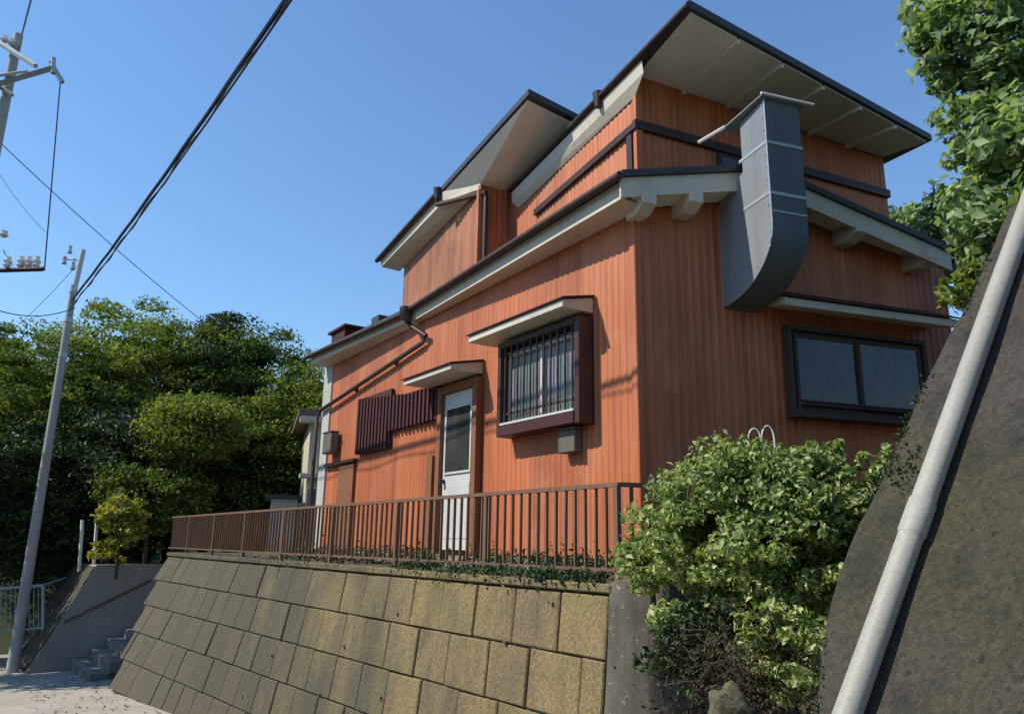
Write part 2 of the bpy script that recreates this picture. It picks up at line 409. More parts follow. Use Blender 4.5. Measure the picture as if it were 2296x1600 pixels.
tag(mk('road', rv, rf, M['road'], None, True), 'worn pale concrete lane sloping down to the left', None, None, 'structure')
# terrace slab that carries the house
tb = MB()
tb.prism([STREET(-0.15, -0.22, -0.6), STREET(14.6, -0.22, -0.6), STREET(14.6, -9, -0.6), STREET(-0.15, -10, -0.6)],
         [STREET(-0.15, -0.22, 1.27), STREET(14.6, -0.22, 1.27), STREET(14.6, -9, 1.27), STREET(-0.15, -10, 1.27)])
tag(tb.build('terrace', M['soil']), 'earth terrace of the house behind the block wall', None, None, 'structure')
hb = MB()
hb.prism([HR(-0.6, 3.2, -0.8), HR(9, 3.2, -0.8), HR(9, -6, -0.8), HR(-0.6, -6, -0.8)], [HR(-0.6, 1.2, 0.55), HR(9, 1.2, 1.1), HR(9, -6, 1.2), HR(-0.6, -6, 1.2)])
tag(hb.build('bank', M['soil']), 'bare dark earth bank between the walls', None, None, 'structure')

# ------------------------------------------------------------------ THE HOUSE
house = empty('house', tuple(HF(0, 0, ZB)), 'two-storey house clad in orange ribbed siding with cream eaves', 'house')
# -- lower walls
corrugated('wall', HF, 0, 8.8, ZB, [(0, 5.14), (8.8, 5.05)], M['siding'], house)
GAB = [(0, 5.10), (1.5, 5.46), (4.3, 4.98)]
corrugated('wall', HR, 0, 4.3, ZB, GAB, M['siding'], house)
cor = MB(); cor.prism([HF(-0.035, 0.03, ZB), HF(0.05, 0.03, ZB), HR(0.05, 0.03, ZB), HR(-0.03, 0.035, ZB)],
                      [HF(-0.035, 0.03, 5.1), HF(0.05, 0.03, 5.1), HR(0.05, 0.03, 5.1), HR(-0.03, 0.035, 5.1)])
cor.build('corner_trim', M['siding'], house)
HF.one('corner_trim', M['trimgray'], house, 8.45, 8.86, -0.1, 0.04, ZB, 5.02)['label'] = 'pale grey corner post'
endw = MB(); endw.prism([HF(8.8, 0, ZB), HF(8.8, -4, ZB), HF(8.8, -4, 5.3), HF(8.8, -1.9, 5.6), HF(8.8, 0, 5.05)][::1],
                        [HF(8.7, 0, ZB), HF(8.7, -4, ZB), HF(8.7, -4, 5.3), HF(8.7, -1.9, 5.6), HF(8.7, 0, 5.05)])
endw.build('wall', M['trimgray'], house)
bk = MB(); bk.prism([HR(4.3, 0, ZB), HR(4.22, 0, ZB), HR(4.22, 0, 4.97), HR(4.3, 0, 4.97)], [HF(9.0, -4.2, ZB), HF(9.0, -4.12, ZB), HF(9, -4.12, 4.97), HF(9, -4.2, 4.97)])
bk.build('wall', M['siding'], house)
pl = MB(); HF.box(pl, 0.01, 8.75, -0.2, -0.006, 1.1, ZB + 0.02); HR.box(pl, 0.01, 4.3, -0.2, -0.006, 0.9, ZB + 0.02)
pl.build('plinth', M['plinth'], house)
# -- lower roof: low gable, ridge along the street
E0 = HF(-0.30, 0.44, 5.25); E1 = HF(4.85, 0.20, 5.14); E2 = HF(8.85, 0.42, 5.10)
G0 = HR(1.45, 0.42, 5.64); C0 = HR(4.0, 0.42, 5.02)
G2 = G0 + np.array([*HF_D, 0]) * 9.3; C2 = C0 + np.array([*HF_D, 0]) * 9.3; C2[2] = 5.0
def slab(mb, ring, th):
    mb.prism(ring, [np.array(p) + np.array([0, 0, th]) for p in ring])
lr = MB()
slab(lr, [E0, E1, E2, G2, G0], 0.07)
roof1 = lr.build('roof', M['roofdark'], house)
lr = MB(); slab(lr, [G0, G2, C2, C0], 0.07); lr.build('roof_slope', M['roofdark'], roof1)
rd = MB(); rd.tube([G0 + [0, 0, 0.07], G2 + [0, 0, 0.07]], 0.07, 8); rd.build('ridge_cap', M['roofdark'], roof1, True)
def strip(mb, a0, a1, inward0, inward1, h0, h1, th=0.03, drop=0.004):
    """board hanging below an edge a0-a1"""
    a0 = np.array(a0); a1 = np.array(a1)
    i0 = np.array([*inward0, 0]) * th; i1 = np.array([*inward1, 0]) * th
    z = np.array([0, 0, 1.0])
    mb.hexa([a0 - z * h0, a1 - z * h1, a1 + i1 - z * h1, a0 + i0 - z * h0, a0 - z * drop, a1 - z * drop, a1 + i1 - z * drop, a0 + i0 - z * drop])
inF = -HF_N; inR = -HR_N
fa = MB(); strip(fa, E0 + np.array([*inF, 0]) * 0.05 + np.array([*inR, 0]) * 0.05, E1 + np.array([*inF, 0]) * 0.05, inF, inF, 0.2, 0.17)
fa.build('fascia', M['cream'], roof1)
fa = MB(); strip(fa, E1 + np.array([*inF, 0]) * 0.04 + np.array([*HF_D, 0]) * 0.01, E2 + np.array([*inF, 0]) * 0.05 - np.array([*HF_D, 0]) * 0.05, inF, inF, 0.15, 0.14)
fa.build('fascia', M['cream'], roof1)
so = MB()
so.hexa([HF(-0.2, 0.02, 5.05), HF(4.85, 0.02, 4.97), HF(4.85, 0.14, 4.98), HF(-0.2, 0.37, 5.055), HF(-0.2, 0.02, 5.075), HF(4.85, 0.02, 4.99), HF(4.85, 0.14, 5.0), HF(-0.2, 0.37, 5.075)])
so.build('soffit', M['cream'], roof1)
so = MB()
so.hexa([HF(4.86, 0.02, 4.95), HF(8.8, 0.02, 4.94), HF(8.8, 0.35, 4.965), HF(4.86, 0.13, 4.99), HF(4.86, 0.02, 4.97), HF(8.8, 0.02, 4.96), HF(8.8, 0.35, 4.985), HF(4.86, 0.13, 5.01)])
so.build('soffit', M['cream'], roof1)
for a, b, h in ((E0, G0, 0.22), (G0, C0, 0.22)):
    bb = MB(); strip(bb, a + np.array([*inR, 0]) * 0.04, b + np.array([*inR, 0]) * 0.04, inR, inR, h, h, 0.035)
    bb.build('barge_board', M['cream'], roof1)
gs = MB()
gs.hexa([HR(-0.05, 0.03, 5.09), HR(1.45, 0.03, 5.45), HR(1.45, 0.34, 5.47), HR(-0.2, 0.34, 5.09), HR(-0.05, 0.03, 5.11), HR(1.45, 0.03, 5.47), HR(1.45, 0.34, 5.49), HR(-0.2, 0.34, 5.11)])
gs.hexa([HR(1.451, 0.03, 5.45), HR(4.1, 0.03, 4.98), HR(4.1, 0.34, 4.98), HR(1.451, 0.34, 5.47), HR(1.451, 0.03, 5.47), HR(4.1, 0.03, 5.0), HR(4.1, 0.34, 5.0), HR(1.451, 0.34, 5.49)])
gs.build('soffit', M['soffit'], roof1)
# stepped purlin ends poking out under the barge boards
for v, z in ((-0.10, 4.94), (0.46, 5.05), (2.62, 5.03), (3.62, 4.84)):
    pe = MB()
    pe.prism([HR(v, 0.0, z + 0.02), HR(v, 0.22, z), HR(v, 0.39, z + 0.07), HR(v, 0.39, z + 0.2), HR(v, 0.0, z + 0.2)],
             [HR(v + 0.17, 0.0, z + 0.02), HR(v + 0.17, 0.22, z), HR(v + 0.17, 0.39, z + 0.07), HR(v + 0.17, 0.39, z + 0.2), HR(v + 0.17, 0.0, z + 0.2)])
    pe.build('purlin_end', M['cream'], roof1, bevel=0.008)
def gutter(name, pts, r, parent):
    g = MB(); g.tube(pts, r, 10); return g.build(name, M['brown'], parent, True)
gutter('gutter', [E0 + np.array([*HF_N, 0]) * 0.03 + [0, 0, 0.0], E1 + np.array([*HF_N, 0]) * 0.03], 0.045, roof1)
gutter('gutter', [E1 + np.array([*HF_N, 0]) * 0.03 - [0, 0, 0.03] + np.array([*HF_D, 0]) * 0.02, E2 + np.array([*HF_N, 0]) * 0.03 - [0, 0, 0.0]], 0.045, roof1)
hop = MB(); hop.tube([HF(4.9, 0.26, 5.18), HF(4.9, 0.26, 5.06), HF(4.86, 0.22, 4.93)], [0.10, 0.10, 0.045], 10); hop.build('gutter_outlet', M['brown'], roof1, True)
vt = MB(); HF.box(vt, 7.55, 8.2, -0.2, 0.2, 5.2, 5.47); HF.box(vt, 7.45, 8.3, -0.26, 0.25, 5.475, 5.52); vt.build('roof_vent', M['maroon'], roof1)
vt = MB(); HF.box(vt, 6.05, 6.35, -0.05, 0.2, 5.2, 5.36); vt.build('ridge_tile', M['roofdark'], roof1)

# -- upper storey, near block
corrugated('wall', UF, 0, 5.2, 5.0, [(0, 7.06), (5.2, 7.03)], M['siding'], house)
corrugated('wall', UR, 0, 4.16, 5.0, [(0, 7.10), (4.16, 6.98)], M['siding'], house)
bw = MB(); bw.prism([UR(4.16, 0, 4.9), UR(4.1, 0, 4.9), UR(4.1, 0, 6.97), UR(4.16, 0, 6.97)], [UR(4.16, -5, 4.9), UR(4.1, -5, 4.9), UR(4.1, -5, 6.97), UR(4.16, -5, 6.97)])
bw.build('wall', M['siding'], house)
pc = MB(); UR.box(pc, -0.03, 0.06, -0.03, 0.035, 5.0, 7.08); pc.build('corner_trim', M['siding'], house)
UF.one('corner_trim', M['brown'], house, 0.05, 0.16, 0.0, 0.05, 5.2, 6.34)['label'] = 'dark brown corner post'
UF.one('wall_band', M['brown'], house, 0.0, 2.7, 0.0, 0.06, 6.36, 6.45)
UR.one('wall_band', M['brown'], house, -0.06, 4.16, 0.0, 0.06, 6.36, 6.47)
A = at_z(1545, 15, 7.13); B = at_z(1140, 432, 7.05); C = at_z(2090, 315, 7.03)
D = B + (C - A) * 0.95; D[2] = 7.0
ur = MB()
cen = (A + B + C + D) / 4; cen[2] = 7.75
top = [p + np.array([0, 0, 0.09]) for p in (A, B, D, C)]
ur.v = [tuple(p) for p in (A, B, D, C)] + [tuple(p) for p in top] + [tuple(cen)]
ur.f = [(3, 2, 1, 0), (0, 1, 5, 4), (1, 2, 6, 5), (2, 3, 7, 6), (3, 0, 4, 7), (4, 5, 8), (5, 6, 8), (6, 7, 8), (7, 4, 8)]
roof2 = ur.build('roof', M['roofdark'], house)
def soffit_panel(name, a, b, c, d, parent, mat, gap=0.006, th=0.02):
    mb = MB(); z = np.array([0, 0, 1.0])
    r = [np.array(p) - z * gap for p in (a, b, c, d)]
    mb.prism([p - z * th for p in r], r); return mb.build(name, mat, parent)
W0 = UR(0, 0, 7.10); W1 = UR(4.16, 0, 7.0)
def lerp(a, b, t): return np.array(a) * (1 - t) + np.array(b) * t
insetA = A + (cen - A) * 0.02; insetC = C + (cen - C) * 0.02
NP = 6
for i in range(NP):      # soffit boards along the shaded side
    t0, t1 = i / NP + 0.004, (i + 1) / NP - 0.004
    a, b = lerp(insetA, insetC, t0), lerp(insetA, insetC, t1)
    c, d = lerp(W0, W1, t1), lerp(W0, W1, t0)
    for p in (c, d): p[2] = min(p[2], 7.13)
    for p, tt in ((a, t0), (b, t1), (c, t1), (d, t0)): p[2] = 7.13 - 0.10 * tt
    soffit_panel('soffit_board', a, b, c, d, roof2, M['soffit'])
for i in range(1, NP):
    t = i / NP
    a, d = lerp(insetA, insetC, t), lerp(W0, W1, t)
    bt = MB(); z = 7.13 - 0.1 * t
    dv = (C - A) / np.linalg.norm(C - A) * 0.028
    bt.hexa([[*(a - dv)[:2], z - 0.075], [*(a + dv)[:2], z - 0.075], [*(d + dv)[:2], z - 0.075], [*(d - dv)[:2], z - 0.075],
             [*(a - dv)[:2], z - 0.028], [*(a + dv)[:2], z - 0.028], [*(d + dv)[:2], z - 0.028], [*(d - dv)[:2], z - 0.028]])
    bt.build('soffit_batten', M['soffit'], roof2)
# boxed front eave of the near block
be = MB()
I0 = A + (B - A) * 0.20; I1 = B + (A - B) * 0.01
be.prism([UF(0.0, 0.02, 6.80), np.array([*(I0 - np.array([*U_FN, 0]) * 0.05)[:2], 6.93]), np.array([*(I0 - np.array([*U_FN, 0]) * 0.03)[:2], 7.09]), UF(0.0, 0.02, 7.05)],
         [UF(3.35, 0.02, 6.76), np.array([*(I1 - np.array([*U_FN, 0]) * 0.05)[:2], 6.86]), np.array([*(I1 - np.array([*U_FN, 0]) * 0.03)[:2], 7.03]), UF(3.35, 0.02, 7.02)])
be.build('boxed_eave', M['cream'], roof2)
gutter('gutter', [A + [0, 0, 0.03] + (B - A) * 0.0, B + [0, 0, 0.03]], 0.035, roof2)
eb = MB(); p = lerp(A, B, 0.40); eb.tube([p + [0, 0, 0.10], p - [0, 0, 0.10]], [0.075, 0.05], 10); eb.build('gutter_outlet', M['brown'], roof2, True)
# far small window strip on the shaded upper wall
w = UR.one('window', M['brown'], house, 1.15, 2.0, 0.02, 0.06, 5.75, 6.33)
UR.one('pane', M['glass'], w, 1.2, 1.95, 0.061, 0.066, 5.8, 6.28)

# -- upper storey, far block
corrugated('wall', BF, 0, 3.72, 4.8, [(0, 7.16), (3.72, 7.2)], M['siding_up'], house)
corrugated('wall', BR, 0, 3.0, 4.8, [(0, 7.2), (3.0, 7.2)], M['siding'], house)
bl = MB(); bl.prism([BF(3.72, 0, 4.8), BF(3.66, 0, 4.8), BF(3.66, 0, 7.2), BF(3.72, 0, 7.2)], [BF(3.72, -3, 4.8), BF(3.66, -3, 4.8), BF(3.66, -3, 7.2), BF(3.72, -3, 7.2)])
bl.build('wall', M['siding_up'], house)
BF.one('corner_trim', M['siding'], house, -0.03, 0.06, -0.03, 0.035, 4.9, 7.15)
A3 = at_z(1185, 212, 7.55); B3 = at_z(848, 585, 7.25); C3 = at_z(1330, 285, 7.5); D3 = B3 + (C3 - A3) * 2.2; D3[2] = 7.2
C3 = A3 + (C3 - A3) * 2.6; C3[2] = 7.4
cen3 = (A3 + B3 + C3 + D3) / 4; cen3[2] = 7.95
r3 = MB(); top = [p + np.array([0, 0, 0.09]) for p in (A3, B3, D3, C3)]
r3.v = [tuple(p) for p in (A3, B3, D3, C3)] + [tuple(p) for p in top] + [tuple(cen3)]
r3.f = list(ur.f)
roof3 = r3.build('roof', M['roofdark'], house)
E3 = lerp(A3, B3, 0.49)
so3 = MB()
q = [A3 + (cen3 - A3) * 0.03, C3 + (cen3 - C3) * 0.03, BR(3.0, 0, 7.2), BR(0, 0, 7.2)]
q[0][2] = A3[2] - 0.012; q[1][2] = C3[2] - 0.012
so3.prism([p - np.array([0, 0, 0.02]) for p in q], q); so3.build('soffit', M['soffit'], roof3)
so3 = MB(); q = [A3 + (cen3 - A3) * 0.03, BR(0, 0, 7.2), lerp(A3, B3, 0.48) - np.array([*B_FN, 0]) * 0.04]
q[0][2] = A3[2] - 0.014; q[2][2] -= 0.014
so3.prism([p_ - np.array([0, 0, 0.02]) for p_ in q], q); so3.build('soffit', M['soffit'], roof3)
be3 = MB()
J0 = lerp(A3, B3, 0.47); J1 = lerp(A3, B3, 0.985); nb = np.array([*B_FN, 0])
be3.prism([BF(-0.05, 0.02, 7.08), np.array([*(J0 - nb * 0.04)[:2], J0[2] - 0.2]), np.array([*(J0 - nb * 0.02)[:2], J0[2] - 0.02]), BF(-0.05, 0.02, 7.25)],
          [BF(3.95, 0.02, 6.98), np.array([*(J1 - nb * 0.04)[:2], J1[2] - 0.16]), np.array([*(J1 - nb * 0.02)[:2], J1[2] - 0.02]), BF(3.95, 0.02, 7.2)])
be3.build('boxed_eave', M['cream'], roof3)
gutter('gutter', [E3 + nb * 0.03, B3 + nb * 0.03], 0.05, roof3)
eb = MB(); eb.tube([E3 + nb * 0.03 + [0, 0, 0.08], E3 + nb * 0.03 - [0, 0, 0.12]], [0.08, 0.055], 10); eb.build('gutter_outlet', M['brown'], roof3, True)
dp = MB(); dp.tube([E3 + nb * 0.03 - [0, 0, 0.1], E3 + nb * 0.03 - [0, 0, 0.22], BR(0.06, 0.1, 7.02), BR(0.06, 0.1, 6.9), BR(0.06, 0.1, 5.2)], 0.042, 8)
dp.build('downpipe', M['brown'], house, True)

# -- downpipe that runs aslant across the sunlit wall
dp = MB(); dp.tube([HF(4.9, 0.22, 4.98), HF(4.88, 0.18, 4.9), HF(4.50, 0.09, 4.66), HF(4.62, 0.08, 4.58), HF(8.82, 0.10, 4.06), HF(8.88, 0.12, 3.95), HF(8.86, 0.12, ZB)], 0.038, 8)
dpo = dp.build('downpipe', M['brown'], house, True)
for s, z in ((5.6, 4.46), (7.2, 4.262)):
    HF.one('pipe_clip', M['brown'], dpo, s - 0.02, s + 0.02, 0.02, 0.06, z - 0.06, z + 0.06)

# -- barred bay window
win = HF.one('window', M['brown'], house, 0.66, 2.26, 0.02, 0.04, 2.84, 4.03)
wf = MB()
HF.box(wf, 0.66, 0.74, 0.045, 0.235, 2.84, 4.03); HF.box(wf, 2.19, 2.26, 0.045, 0.235, 2.84, 4.03)
HF.box(wf, 0.745, 2.185, 0.045, 0.235, 2.84, 2.97); HF.box(wf, 0.745, 2.185, 0.045, 0.235, 3.96, 4.03)
wf.build('frame', M['brown'], win)
sf = MB()
for a, b in ((0.75, 1.46), (1.48, 2.18)):
    HF.box(sf, a, a + 0.035, 0.08, 0.12, 2.975, 3.9); HF.box(sf, b - 0.035, b, 0.08, 0.12, 2.975, 3.9)
    HF.box(sf, a + 0.036, b - 0.036, 0.08, 0.118, 2.975, 3.02); HF.box(sf, a + 0.036, b - 0.036, 0.08, 0.118, 3.85, 3.9)
sf.build('sash', M['alu'], win)
HF.one('sill', M['alu'], win, 0.75, 2.18, 0.13, 0.245, 2.975, 3.0)
HF.one('pane', M['frosted'], win, 0.786, 1.424, 0.095, 0.1, 3.021, 3.849)
HF.one('pane', M['frosted'], win, 1.516, 2.144, 0.095, 0.1, 3.021, 3.849)
for i in range(11):
    s = 0.80 + i * 0.132
    HF.one('bar', M['brown'], win, s - 0.009, s + 0.009, 0.20, 0.218, 3.0, 3.96)
for z in (3.1, 3.86):
    HF.one('cross_bar', M['brown'], win, 0.745, 2.185, 0.183, 0.199, z, z + 0.03)
HF.one('base_board', M['maroon'], win, 0.745, 2.185, 0.236, 0.25, 2.845, 2.965)
for z in (2.95, 3.82):
    HF.one('shutter_catch', M['brown'], win, 2.30, 2.42, 0.02, 0.08, z, z + 0.04)
def awning(fr, s0, s1, depth, zw, zf, th, name='awning', side=None):
    """little pitched hood: zw underside at wall, zf underside at front"""
    aw = MB()
    aw.prism([fr(s0, 0.02, zw), fr(s0, depth, zf), fr(s0, depth, zf + th), fr(s0, 0.02, zw + th + 0.10)],
             [fr(s1, 0.02, zw), fr(s1, depth, zf), fr(s1, depth, zf + th), fr(s1, 0.02, zw + th + 0.10)])
    o = aw.build(name, M['cream'], house, bevel=0.006)
    fl = MB()
    fl.prism([fr(s0 - 0.03, 0.02, zw + th + 0.103), fr(s0 - 0.03, depth + 0.03, zf + th + 0.003), fr(s0 - 0.03, depth + 0.03, zf + th + 0.02), fr(s0 - 0.03, 0.02, zw + th + 0.125)],
             [fr(s1 + 0.03, 0.02, zw + th + 0.103), fr(s1 + 0.03, depth + 0.03, zf + th + 0.003), fr(s1 + 0.03, depth + 0.03, zf + th + 0.02), fr(s1 + 0.03, 0.02, zw + th + 0.125)])
    fl.build('flashing', M['maroon'], o)
    return o
awning(HF, 0.66, 2.62, 0.46, 4.09, 4.085, 0.085)
# -- door with its hood
door = HF.one('door', M['alu'], house, 3.05, 3.88, 0.03, 0.06, ZB + 0.05, 3.63)
df = MB(); HF.box(df, 3.89, 4.0, 0.02, 0.12, ZB, 3.75); HF.box(df, 2.93, 3.04, 0.02, 0.12, ZB, 3.75); HF.box(df, 3.041, 3.889, 0.02, 0.12, 3.64, 3.75)
df.build('frame', M['wood'], door)
HF.one('pane', M['glass'], door, 3.14, 3.79, 0.061, 0.068, 2.52, 3.40)
fr_ = MB()
for a, b, c, d in ((3.11, 3.14, 2.49, 3.43), (3.79, 3.82, 2.49, 3.43), (3.141, 3.789, 2.49, 2.519), (3.141, 3.789, 3.401, 3.43)):
    HF.box(fr_, a, b, 0.061, 0.08, c, d)
fr_.build('glazing_bead', M['alu'], door)
hd = MB(); hd.tube([HF(3.82, 0.06, 2.40), HF(3.82, 0.12, 2.40)], 0.03, 10); hd.tube([HF(3.82, 0.12, 2.40), HF(3.82, 0.15, 2.40)], 0.036, 10); hd.build('handle', M['brown'], door, True)
HF.one('kick_panel', M['alu'], door, 3.14, 3.79, 0.061, 0.068, ZB + 0.2, 2.36)
awning(HF, 2.95, 4.32, 0.52, 3.80, 3.79, 0.07)
# -- dark slatted screen
scr = HF.one('slatted_screen', M['maroon'], house, 5.66, 6.93, 0.02, 0.07, 3.04, 4.02)
HF.one('backing', M['maroon'], scr, 4.0, 5.655, 0.02, 0.07, 3.31, 3.83)
n = 0
s = 4.03
while s < 6.92:
    z0 = 3.31 if s < 5.66 else 3.04
    z1 = 3.83 if s < 5.0 else 3.83 + (s - 5.0) * 0.1
    HF.one('slat', M['maroon'], scr, s, s + 0.065, 0.072, 0.115, z0, z1)
    s += 0.128
# -- window of the shaded side with its hood
wr = HR.one('window', M['shadebrown'], house, 1.80, 3.75, 0.02, 0.05, 2.98, 3.98)
f2 = MB()
HR.box(f2, 1.80, 1.85, 0.051, 0.11, 2.98, 3.98); HR.box(f2, 3.70, 3.75, 0.051, 0.11, 2.98, 3.98); HR.box(f2, 1.851, 3.699, 0.051, 0.11, 3.93, 3.98); HR.box(f2, 1.851, 3.699, 0.051, 0.11, 2.98, 3.05)
f2.build('frame', M['shadebrown'], wr)
for a, b, o in ((1.9, 2.78, 0.06), (2.74, 3.65, 0.085)):
    sf = MB()
    HR.box(sf, a, a + 0.04, o, o + 0.02, 3.09, 3.89); HR.box(sf, b - 0.04, b, o, o + 0.02, 3.09, 3.89); HR.box(sf, a + 0.041, b - 0.041, o, o + 0.02, 3.09, 3.13); HR.box(sf, a + 0.041, b - 0.041, o, o + 0.02, 3.85, 3.89)
    sf.build('sash', M['shadebrown'], wr)
    HR.one('pane', M['glass'], wr, a + 0.041, b - 0.041, o + 0.004, o + 0.01, 3.131, 3.849)
HR.one('sill', M['shadebrown'], wr, 1.75, 3.8, 0.051, 0.24, 2.93, 2.975)
rl = MB(); rl.tube([HR(1.8, 0.22, 3.1), HR(3.72, 0.22, 3.1)], 0.014, 6); rl.tube([HR(1.8, 0.22, 2.976), HR(1.8, 0.22, 3.1)], 0.012, 6); rl.tube([HR(3.72, 0.22, 2.976), HR(3.72, 0.22, 3.1)], 0.012, 6)
rl.build('rail', M['brown'], wr, True)
awning(HR, 1.55, 3.95, 0.42, 4.18, 4.08, 0.09)
# -- curved sheet-metal box on the shaded side
V0, V1 = 1.06, 1.50
prof = [(0.0, 4.10)]
for k in range(0, 13):
    a = math.pi / 2 * k / 12
    prof.append((0.06 + 0.86 * math.sin(a), 4.12 + 0.62 * (1 - math.cos(a))))
prof += [(0.92, 6.13), (0.50, 6.08), (0.50, 5.5), (0.0, 5.3)]
dm = MB(); n = len(prof)
outer = [i for i in range(n)]
dm.prism([HR(V0 + 0.012, o, z) for o, z in prof], [HR(V1, o, z) for o, z in prof])
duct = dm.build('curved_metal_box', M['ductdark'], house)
sp = MB(); sp.prism([HR(V0, o, z) for o, z in prof], [HR(V0 + 0.01, o, z) for o, z in prof]); sp.build('side_panel', M['ductmetal'], duct)  # lighter copy of the box metal, sunlight on this side put into colour
sm = MB(); HR.box(sm, V0 + 0.02, V1 - 0.01, 0.921, 0.928, 4.86, 4.88); sm.build('seam', M['galv'], duct)
for zz in (5.05, 5.62):
    st_ = MB(); HR.box(st_, V0 - 0.004, V1 + 0.006, 0.921, 0.929, zz, zz + 0.035); HR.box(st_, V0 - 0.006, V0 - 0.001, 0.45, 0.9205, zz, zz + 0.035); st_.build('strap', M['galv'], duct)
for k in range(9):
    rv_ = MB(); c_ = HR(V0 - 0.002, 0.885, 4.95 + k * 0.14); rv_.tube([c_, HR(V0 - 0.009, 0.885, 4.95 + k * 0.14)], 0.010, 6); rv_.build('rivet', M['galv'], duct)
ed = MB()
pts = [HR(V0, o + 0.004, z) for o, z in prof[1:15]]
ed.tube(pts, 0.009, 6); ed.build('edge_trim', M['galv'], duct, True)
cp = MB()
cp.prism([HR(0.96, 0.3, 6.09), HR(1.01, 0.96, 6.14), HR(1.01, 0.96, 6.155), HR(0.96, 0.3, 6.105)], [HR(1.58, 0.3, 6.09), HR(1.56, 0.96, 6.14), HR(1.56, 0.96, 6.155), HR(1.58, 0.3, 6.105)])
cap_ = cp.build('cap_roof', M['ductmetal'], duct)
ce = MB(); ce.tube([HR(1.0, 0.97, 6.16), HR(1.66, 0.97, 6.16)], 0.014, 6); ce.build('white_edging', M['ceramic'], cap_, True)
ce = MB(); ce.tube([HR(0.84, 0.02, 6.065), HR(0.97, 0.36, 6.10)], 0.022, 6); ce.build('white_edging', M['ceramic'], cap_, True)
# small things fixed to the sunlit wall
HF.one('wall_board', M['wood'], house, 4.2, 4.36, 0.02, 0.06, ZB, 2.8)
HF.one('wall_board', M['wood'], house, 7.05, 7.7, 0.02, 0.06, ZB, 2.9)
HF.one('ledge', M['brown'], house, 7.0, 8.4, 0.02, 0.1, 2.93, 2.98)
mb = MB(); HF.box(mb, 0.86, 1.15, 0.025, 0.14, 2.55, 2.80); HF.box(mb, 0.845, 1.165, 0.025, 0.16, 2.803, 2.83)
tag(mb.build('meter_box', M['bin'], bevel=0.01), 'small grey-brown meter box under the barred window', 'meter box')
mb = MB(); HF.box(mb, 7.85, 8.25, 0.045, 0.2, 3.15, 3.53); HF.box(mb, 7.83, 8.27, 0.045, 0.22, 3.533, 3.56)
tag(mb.build('meter_box', M['bin'], bevel=0.01), 'dark meter box by the pale corner post at the house end', 'meter box')

# ------------------------------------------------------------------ retaining wall of concrete blocks
def batter(s): return 0.10 + 0.45 * np.clip(s / 14.0, 0, 1.1) ** 1.6
def wall_end(d): return 13.95 - 0.72 * max(d, 0)
ZT = 1.235
def RWP(s, d, o=0.0):
    """point on the sloping block face: s along, d below the top"""
    return STREET(s, 0.06 + batter(s) * d + o, ZT - d)
rw = empty('retaining_wall', tuple(STREET(7, 0.5, -0.6)), 'battered retaining wall of mossy concrete blocks below the house fence', 'retaining wall')
NS = 60
bv = []; bf = []
svs = np.linspace(0, 1, NS)
for t in svs:
    for d in (0.0, 1.0, 2.0, 3.0): bv.append(RWP(-0.1 + t * (wall_end(d) + 0.1), d, -0.035))
for i in range(NS - 1):
    for j in range(3):
        a = i * 4 + j; bf.append((a, a + 1, a + 5, a + 4))
mk('mortar_bed', bv, bf, M['joint'], rw)
ROWH = 0.475; BL = 0.60
def block(s0, s1, d0, d1, mat, parent):
    pr = random.uniform(-0.010, 0.010); g = 0.006 + random.uniform(0, 0.004)
    jz = random.uniform(-0.006, 0.006)
    ch = 0.008 + random.uniform(0, 0.006)
    a = [(s0 + g, d0 + g + jz), (s1 - g, d0 + g - jz), (s1 - g, d1 - g), (s0 + g, d1 - g)]
    b = [(s0 + g + ch, d0 + g + ch), (s1 - g - ch, d0 + g + ch), (s1 - g - ch, d1 - g - ch), (s0 + g + ch, d1 - g - ch)]
    V = [RWP(s, d, -0.05) for s, d in a] + [RWP(s, d, pr - 0.008) for s, d in a] + [RWP(s, d, pr + 0.002 + random.uniform(-0.003, 0.004)) for s, d in b]
    F = []
    for i in range(4):
        j = (i + 1) % 4
        F += [(i, j, 4 + j, 4 + i), (4 + i, 4 + j, 8 + j, 8 + i)]
    F.append((8, 9, 10, 11))
    o = mk('block', V, F, mat, parent)
    bm = bmesh.new(); bm.from_mesh(o.data); bmesh.ops.recalc_face_normals(bm, faces=bm.faces); bm.to_mesh(o.data); bm.free()
    return o
for r in range(6):
    s = -0.02 if r % 2 == 0 else -0.02 - BL * 0.55
    d0 = 0.05 + r * ROWH
    while s < 14.2:
        L = BL * random.uniform(0.9, 1.12)
        s0 = max(s, -0.02); s1 = min(s + L, wall_end(d0 + ROWH / 2))
        mid = STREET(s0, 0, 0)
        if s1 - s0 > 0.08 and ZT - d0 > road_z(mid[0], mid[1]) - 0.1:
            f_ = (s0 - 3.5) / 5.0 + (d0 - 0.6) * 0.30 + random.uniform(-0.25, 0.25)
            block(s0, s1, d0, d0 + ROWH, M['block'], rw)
        s += L
cpv = MB()
for i in range(14):
    a, b = -0.05 + i * 1.0, -0.05 + (i + 1) * 1.0 - 0.008
    cpo = MB(); z1 = ZT + 0.045
    STREET.box(cpo, a, b, -0.26, 0.085, ZT - 0.035, z1 - random.uniform(0, 0.012))
    cpo.build('coping_stone', M['block'], rw, bevel=0.012)
